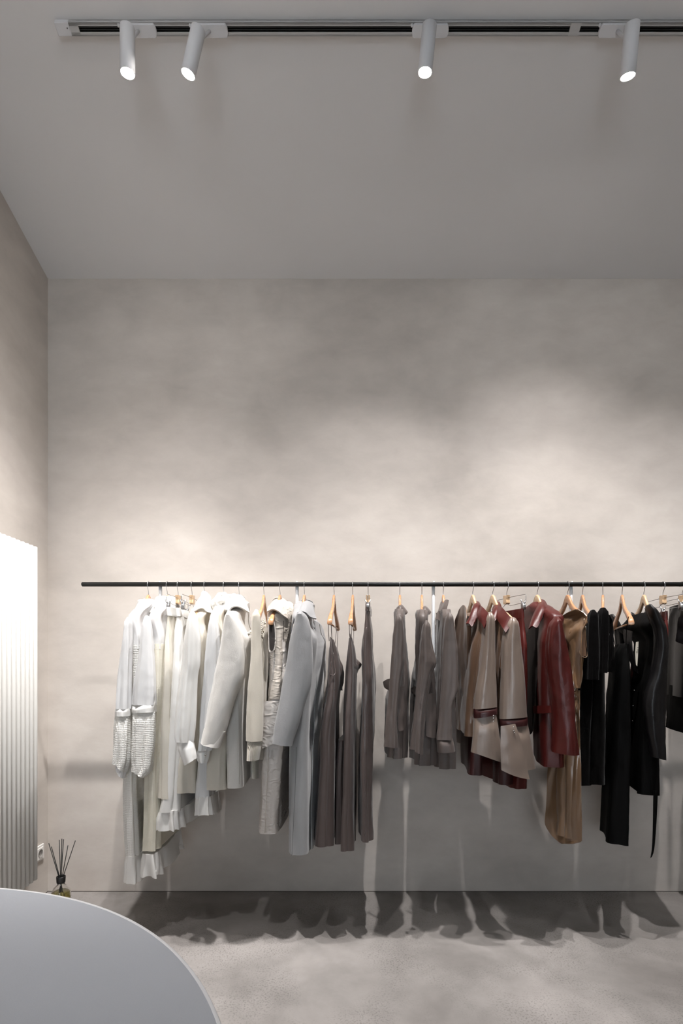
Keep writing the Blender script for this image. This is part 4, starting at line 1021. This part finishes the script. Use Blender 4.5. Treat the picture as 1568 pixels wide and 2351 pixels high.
g.P('front_facing', [[(1044, 1428, 2.62), (1054, 1400, 2.58), (1066, 1390, 2.52), (1072, 1420, 2.44)], [(1046, 1500, 2.62), (1054, 1500, 2.57), (1064, 1500, 2.52), (1073, 1500, 2.465)], [(1048, 1600, 2.64), (1056, 1600, 2.58), (1064, 1600, 2.53), (1072, 1600, 2.475)], [(1047, 1672, 2.64), (1055, 1676, 2.58), (1063, 1678, 2.53), (1070, 1678, 2.48)]], M['bronzed'], th=.003, wob=.006, seed=9)
hang('p', 1131, 'pale wooden hanger in the right one of the two shirts with dark red collars', yaw=9)
g = satin_shirt(1131, 'right one of two taupe satin shirts with dark red collars, long split cuff', 0,
    lambda g: [g.R(1480, 1180, .06, ub=1110), g.R(1560, 1176, .065, ub=1112), g.R(1640, 1170, .068, ub=1112), g.R(1700, 1168, .07, ub=1112)],
    lambda g: [g.R(1690, 1181, .08, ub=1129), g.R(1760, 1181, .085, ub=1128), g.R(1802, 1181, .088, ub=1128, vb=1762)],
    [('collar', [[(1131, 1398, 2.56), (1138, 1384, 2.56), (1146, 1383, 2.54), (1151, 1396, 2.50)], [(1126, 1414, 2.46), (1132, 1402, 2.45), (1142, 1398, 2.44), (1152, 1406, 2.44)], [(1121, 1424, 2.41), (1127, 1428, 2.40), (1132, 1432, 2.39), (1145, 1414, 2.41)]]),
     ('yoke', [[(1144, 1390, 2.47), (1154, 1396, 2.39), (1166, 1410, 2.33), (1181, 1426, 2.285)], [(1143, 1411, 2.39), (1152, 1418, 2.35), (1162, 1428, 2.31), (1172, 1438, 2.285)], [(1143, 1424, 2.37), (1149, 1433, 2.34), (1155, 1443, 2.30), (1161, 1453, 2.28)]])],
    [(1422, 1170, 1182), (1430, 1165, 1187), (1445, 1160, 1190), (1476, 1154.6, 1194), (1552, 1151, 1202), (1616, 1148, 1207), (1650, 1147, 1645, 1209)],
    [(1648, 1146.5, 1643, 1209.5), (1658, 1147, 1654, 1210), (1668, 1148, 1664, 1210)],
    [(1664, 1148, 1660, 1210), (1700, 1149, 1700, 1216), (1740, 1150, 1735, 1223), (1768, 1151, 1763, 1227)],
    [[(1150, 1667, 2.255), (1164, 1665, 2.25), (1183, 1662, 2.255)], [(1149, 1715, 2.25), (1172, 1716, 2.245), (1198, 1712, 2.25)], [(1151, 1768, 2.25), (1182, 1782, 2.24), (1216, 1790, 2.25)]],
    [(1179, 1669), (1180, 1678), (1181, 1682)], [])

# ---- 19 oxblood skirt on clips
hang('c', 1163, 'clip hanger with large wood block above the dark red leather skirt', yaw=11)
g = Garment('leather_skirt', 'dark red leather skirt on a clip hanger, left of the leather jacket', 'skirt', 1163, yaw=11)
g.body([g.R(1398, 1206, .018, hl=.155, dxb=-.07), g.R(1420, 1207, .022, hl=.16), g.R(1443, 1212, .030, hl=.17), g.R(1489, 1216, .035), g.R(1600, 1216, .04), g.R(1700, 1215, .045), g.R(1812, 1214.6, .066)], M['oxblood'], amp=(.001, .005), ks=(5, 8))
g.body([g.R(1397, 1206.5, .020, hl=.157, dxb=-.07), g.R(1408, 1206.5, .021, hl=.158, dxb=-.07), g.R(1419, 1207.5, .023, hl=.16, dxb=-.07)], M['oxblood'], name='waistband', amp=(.0005, .0005), step=.004, hollow=False)

# ---- 20 leather jacket
hang('p', 1233, 'pale wooden hanger inside the dark red leather jacket', yaw=5)
g = Garment('leather_jacket', 'dark red leather jacket with wide lapel and flap pocket', 'jacket', 1233, yaw=5)
g.body(shirt_top(g, .27, .195, t=.075, tn=.09) + [g.R(1480, 1286, .085, ub=1208), g.R(1560, 1290, .095, ub=1212), g.R(1620, 1293, .10, ub=1220), g.R(1700, 1295, .105, ub=1224), g.R(1762, 1296, .108, ub=1226, vb=1722)], M['oxblood'], amp=(.001, .004), ks=(3, 5), nz=.003)
g.P('lapel', [[(1234, 1392, 2.56), (1240, 1378, 2.55), (1250, 1380, 2.52), (1257, 1393, 2.46)], [(1224, 1414, 2.45), (1232, 1400, 2.44), (1243, 1396, 2.42), (1254, 1398, 2.42)], [(1214, 1444, 2.40), (1222, 1438, 2.38), (1234, 1440, 2.37), (1247, 1408, 2.40)]], M['oxblood'], th=.006, wob=.001)
g.P('opening', [[(1206, 1420, 2.64), (1213, 1415, 2.56), (1222, 1402, 2.52), (1233, 1394, 2.50)], [(1206, 1500, 2.64), (1217, 1500, 2.52), (1228, 1480, 2.46), (1243, 1445, 2.42)], [(1207, 1570, 2.64), (1219, 1570, 2.50), (1226, 1550, 2.46), (1238, 1510, 2.42)], [(1210, 1690, 2.64), (1222, 1680, 2.48), (1225, 1650, 2.47), (1227, 1610, 2.45)]], M['darkin'], th=.003)
g.P('pocket_flap', [[(1225, 1621, 2.43), (1242, 1620, 2.37), (1260, 1620, 2.325), (1278, 1620, 2.30)], [(1226, 1638, 2.425), (1243, 1638, 2.365), (1260, 1637, 2.32), (1278, 1636, 2.295)]], M['oxblood'], th=.006)
g.sleeve([(1420, 1272, 1281), (1428, 1266, 1286), (1440, 1262, 1289), (1486, 1257, 1300), (1545, 1262, 1309), (1587, 1268, 1313), (1662, 1274, 1320), (1700, 1273, 1324), (1727, 1271.6, 1732, 1327)], M['oxblood'], y=2.27, bt=.095, amp=(.0005, .003), ks=(3, 5), nz=.005)
# ---- 21 bronze dress
hang('wb', 1303, 'wooden hanger with bare left arm holding the bronze satin dress', yaw=0)
g = Garment('satin_dress', 'draped bronze satin sleeveless dress, between the leather jacket and black velvet', 'dress', 1303, yaw=0)
g.body([g.T(.215, .16, .02), g.T(.195, .205, .03), g.R(1450, 1343, .04, hl=.2), g.R(1512, 1345, .055, hl=.19), g.R(1545, 1341, .06, hl=.18), g.R(1580, 1332, .06, hl=.18), g.R(1660, 1331.5, .075, ub=1282), g.R(1762, 1334, .085, ub=1256), g.R(1850, 1335, .09, ub=1262), g.R(1925, 1334, .09, ub=1264, vb=1880)], M['bronze'], amp=(.002, .009), ks=(5, 7), n=110, nz=.006)
g.D('bodice', [(1399, 1320, 2.37, 1328, 2.36), (1408, 1300, 2.43, 1341, 2.34), (1420, 1285, 2.49, 1349, 2.325), (1450, 1291, 2.46, 1336, 2.31), (1495, 1300, 2.44, 1334, 2.30), (1545, 1304, 2.42, 1338, 2.31), (1580, 1308, 2.40, 1332, 2.32)], M['bronze'], [(1345, 1405, 11, .010, .5, .012), (1330, 1600, 15, .008, 0, .01)])
g.D('drape', [(1585, 1300, 2.40, 1331, 2.325), (1660, 1286, 2.42, 1331, 2.32), (1762, 1258, 2.46, 1334, 2.315), (1850, 1254, 2.46, 1335, 2.31), (1887, 1251, 2.46, 1336, 2.305), (1915, 1264, 2.43, 1336, 2.305), (1932, 1282, 2.40, 1336, 2.305), (1937, 1290, 2.39, 1315, 2.33)], M['bronze'], [(1332, 1592, 15, .018, 1.0, .004), (1236, 1640, 7, .013, 0, .03)], nu=40, nv=110)
b = MB(); b.tube([PX(1341, 1420, 2.325), PX(1338, 1450, 2.32), PX(1334, 1480, 2.315), PX(1331, 1500, 2.31), PX(1338, 1508, 2.305), PX(1346, 1509, 2.305), PX(1349, 1498, 2.31), PX(1345, 1470, 2.32), PX(1344, 1440, 2.33)], .0018, 6, smoothn=5); b.build('armhole_binding', M['bronze'], g.root)
g.P('armhole', [[(1341, 1428, 2.322), (1343, 1428, 2.324)], [(1337, 1470, 2.316), (1343, 1470, 2.318)], [(1333, 1497, 2.309), (1346, 1500, 2.31)], [(1338, 1506, 2.307), (1345, 1507, 2.307)]], M['bronzed'], th=.002)

# ---- 22, 23 velvet
hang('wb', 1337, 'wooden hanger in the left black velvet dress', yaw=-13)
g = Garment('velvet_dress', 'left black velvet dress, touching the bronze satin dress', 'dress', 1337, group='black velvet dresses', yaw=-13)
g.body(shirt_top(g, .15, .14, t=.05, tn=.05)[2:] + [g.R(1480, 1366, .055), g.R(1600, 1366, .07), g.R(1700, 1362, .08), g.R(1804, 1360, .085, vb=1775)], M['velvet'], amp=(.002, .006), ks=(5, 7))
g.sleeve([(1404, 1356, 1366), (1412, 1352, 1370), (1440, 1349, 1372), (1500, 1347, 1374), (1560, 1346, 1372)], M['velvet'], bt=.06, amp=(.001, .003))
hang('wb', 1384, 'edge-on wooden hanger in the right black velvet dress', yaw=-27)
g = Garment('velvet_dress', 'right black velvet dress with short sleeve, left of the black slip dress', 'dress', 1384, group='black velvet dresses', yaw=-27)
g.body([g.T(.145, .14, .04), g.T(.13, .195, .05), g.R(1480, 1388, .05), g.R(1600, 1388, .06), g.R(1700, 1388, .07), g.R(1802, 1386, .075, vb=1785)], M['velvet'], amp=(.002, .006), ks=(5, 7))
g.sleeve([(1399, 1380, 1388), (1407, 1376, 1391.5), (1425, 1374, 1393), (1480, 1372, 1392), (1545, 1372, 1388)], M['velvet'], bt=.06, back=False, amp=(.001, .003))
g.sleeve([(1415, 1392, 1398), (1430, 1391, 1402), (1498, 1393, 1404), (1543, 1392, 1399.5)], M['velvet'], y=2.62, bt=.06, back=False, amp=(.001, .003))
# ---- 24 black slip
hang('wb', 1428, 'turned wooden hanger with crossbar holding the black slip dress', yaw=-19)
g = Garment('slip_dress', 'long black slip dress with thin straps below a turned wooden hanger', 'dress', 1428, yaw=-19)
g.body([g.R(1478, 1446, .02, ub=1408, vb=1482, hl=.19), g.R(1500, 1448, .05, ub=1405, hl=.19), g.R(1560, 1450, .065, ub=1398), g.R(1700, 1449, .075, ub=1388), g.R(1805, 1447, .08, ub=1386), g.R(1940, 1443, .09, ub=1381, vb=1905)], M['black'], amp=(.002, .006), ks=(5, 7))
for pts in ([(1407, 1440, 2.75), (1408, 1462, 2.74), (1412, 1482, 2.73)], [(1413, 1438, 2.73), (1414, 1465, 2.73), (1416, 1480, 2.73)], [(1443, 1416, 2.32), (1439, 1440, 2.35), (1437, 1480, 2.36)]):
    b = MB(); b.tube([PX(*p) for p in pts], .0016, 6, smoothn=3); b.build('strap', M['black'], g.root)
# ---- 25 black shirt dress
hang('p', 1478, 'pale wooden hanger with bare left arm in the black satin shirt dress', yaw=-11)
g = Garment('shirt_dress', 'black satin shirt dress with white inner label and a long hanging tie', 'dress', 1478, yaw=-11)
g.body([g.T(.235, .13, .02, xo=-.02), g.T(.205, .17, .04, xo=-.03), g.T(.175, .2, .05, xo=-.04), g.R(1470, 1524, .05, ub=1452), g.R(1600, 1516, .07, ub=1446), g.R(1700, 1512, .08, ub=1447), g.R(1826, 1511, .085, ub=1447, vb=1800)], M['black'], amp=(.002, .006), ks=(5, 7))
g.sleeve([(1392, 1487, 1494), (1402, 1488, 1502), (1425, 1496, 1516), (1445, 1503, 1524), (1480, 1506, 1527), (1540, 1497, 1526), (1617, 1478, 1523), (1660, 1484, 1522), (1737, 1496, 1744, 1523)], M['blacksat'], bt=.07, amp=(.001, .003), ks=(3, 5), nz=.004)
g.P('lapel', [[(1447, 1412, 2.70), (1455, 1412, 2.66), (1462, 1424, 2.60)], [(1432, 1450, 2.62), (1446, 1450, 2.57), (1452, 1455, 2.54)], [(1438, 1490, 2.56), (1448, 1490, 2.52), (1452, 1490, 2.50)], [(1452, 1535, 2.50), (1457, 1540, 2.48), (1465, 1546, 2.46)]], M['blacksat'], th=.004, wob=.003)
g.P('collar', [[(1449, 1405, 2.68), (1462, 1412, 2.64), (1476, 1408, 2.58), (1487, 1402, 2.50)], [(1452, 1424, 2.64), (1462, 1430, 2.60), (1474, 1424, 2.56), (1484, 1418, 2.50)]], M['blacksat'], th=.004, wob=.004)
g.P('care_label', [[(1460, 1474, 2.455), (1466, 1473, 2.45)], [(1458, 1500, 2.455), (1465, 1500, 2.45)], [(1460, 1526, 2.455), (1463, 1530, 2.45)]], M['tagw'], th=.0012)
b = MB()
def glyph(segs, u, v, s):
    for (a, c, d, e_) in segs: b.tube([PX(u + a * s, v + c * s, 2.4495), PX(u + d * s, v + e_ * s, 2.4495)], .0005, 4)
glyph([(0, 0, .5, .4), (1, 0, .5, .4), (.5, .4, .5, 1)], 1463, 1486, 2.2)
glyph([(0, 0, 1, 0), (1, 0, 1, 1), (1, 1, 0, 1), (0, 1, 0, 0)], 1463, 1491, 2.2)
glyph([(0, 0, 0, 1), (0, 0, 1, 0), (0, .5, 1, .5), (0, 1, 1, 1)], 1461, 1496, 1.8)
glyph([(0, 1, .5, 0), (.5, 0, 1, 1)], 1464, 1496, 1.6)
b.build('label_lettering', M['ink'], g.root)
for (u, v) in ((1456, 1585), (1453, 1620), (1452, 1655)): disc(g.root, u, v, 2.44, .0028, M['pearl'], 'button', (-1, -1, 0))
g.P('tie', [[(1500, 1815, 2.335), (1505, 1815, 2.333), (1510, 1815, 2.335)], [(1499, 1880, 2.335), (1503, 1880, 2.333), (1507, 1880, 2.335)], [(1497, 1940, 2.335), (1500, 1940, 2.333), (1502.5, 1940, 2.335)], [(1493, 1971, 2.335), (1496, 1967, 2.333), (1499.5, 1958, 2.335)]], M['black'], th=.003)
# ---- 26 oxblood trousers, 27 black leather skirt
hang('c', 1522, 'clip hanger with large pale wood block in front of the post, above dark red trousers', yaw=-4)
g = Garment('leather_trousers', 'dark red leather trousers on a clip hanger, behind the black shirt dress', 'trousers', 1522, dxb=.10, yaw=-4)
g.body([g.R(1404, 1534, .020, hl=.155), g.R(1425, 1535.5, .026, hl=.16), g.R(1500, 1535, .04), g.R(1560, 1532, .05), g.R(1630, 1529, .05), g.R(1680, 1526, .05)], M['oxblood'], amp=(.001, .005), ks=(5, 8))
g.body([g.R(1403, 1534.5, .022, hl=.157), g.R(1412, 1535, .024, hl=.158), g.R(1423, 1536, .027, hl=.16)], M['oxdark'], name='waistband', amp=(.0005, .0005), step=.004, hollow=False)
hang('c', 1566, 'rightmost clip hanger, cut by the right edge, above the black leather skirt', yaw=0)
g = Garment('leather_skirt', 'black leather skirt with gathered frill at the right edge of the view', 'skirt', 1566, yaw=0)
g.body([g.R(1378, 1632, .030, hl=.155, ub=1532), g.R(1400, 1638, .05, hl=.17, ub=1530), g.R(1500, 1648, .085, ub=1526), g.R(1606, 1652, .10, ub=1526)], M['blackl'], amp=(.002, .008), ks=(8, 11), n=96)
g.body([g.R(1580, 1648, .08, ub=1526), g.R(1640, 1648, .09, ub=1524), g.R(1692, 1648, .10, ub=1522)], M['black'], name='underskirt', amp=(.001, .004), ks=(5, 8))
g.P('side_frill', [[(1561, 1400, 2.42), (1566, 1402, 2.40), (1574, 1404, 2.38)], [(1554, 1435, 2.42), (1562, 1440, 2.40), (1572, 1440, 2.38)], [(1552, 1472, 2.42), (1560, 1476, 2.40), (1572, 1480, 2.38)]], M['blackl'], th=.004, wob=.01)
# garments past the right edge of the view, so the rail stays filled
for i, (u, mat_, v1_, lb) in enumerate([(1690, 'black', 1900, 'long black dress past the right edge of the view, next to the leather skirt'), (1740, 'blacksat', 1780, 'black satin shirt past the right edge of the view')]):
    hang('w', u, 'wooden hanger past the right edge of the view, in the ' + ('long black dress' if i == 0 else 'black satin shirt'))
    g = Garment('long_dress' if i == 0 else 'satin_shirt', lb, 'dress' if i == 0 else 'shirt', u)
    uf = U0 + g.X * F / 2.34 + 14
    g.body(shirt_top(g, .26, .2) + [g.R(1480, uf, .06), g.R(1600, uf + 2, .075), g.R(v1_, uf, .09)], M[mat_])
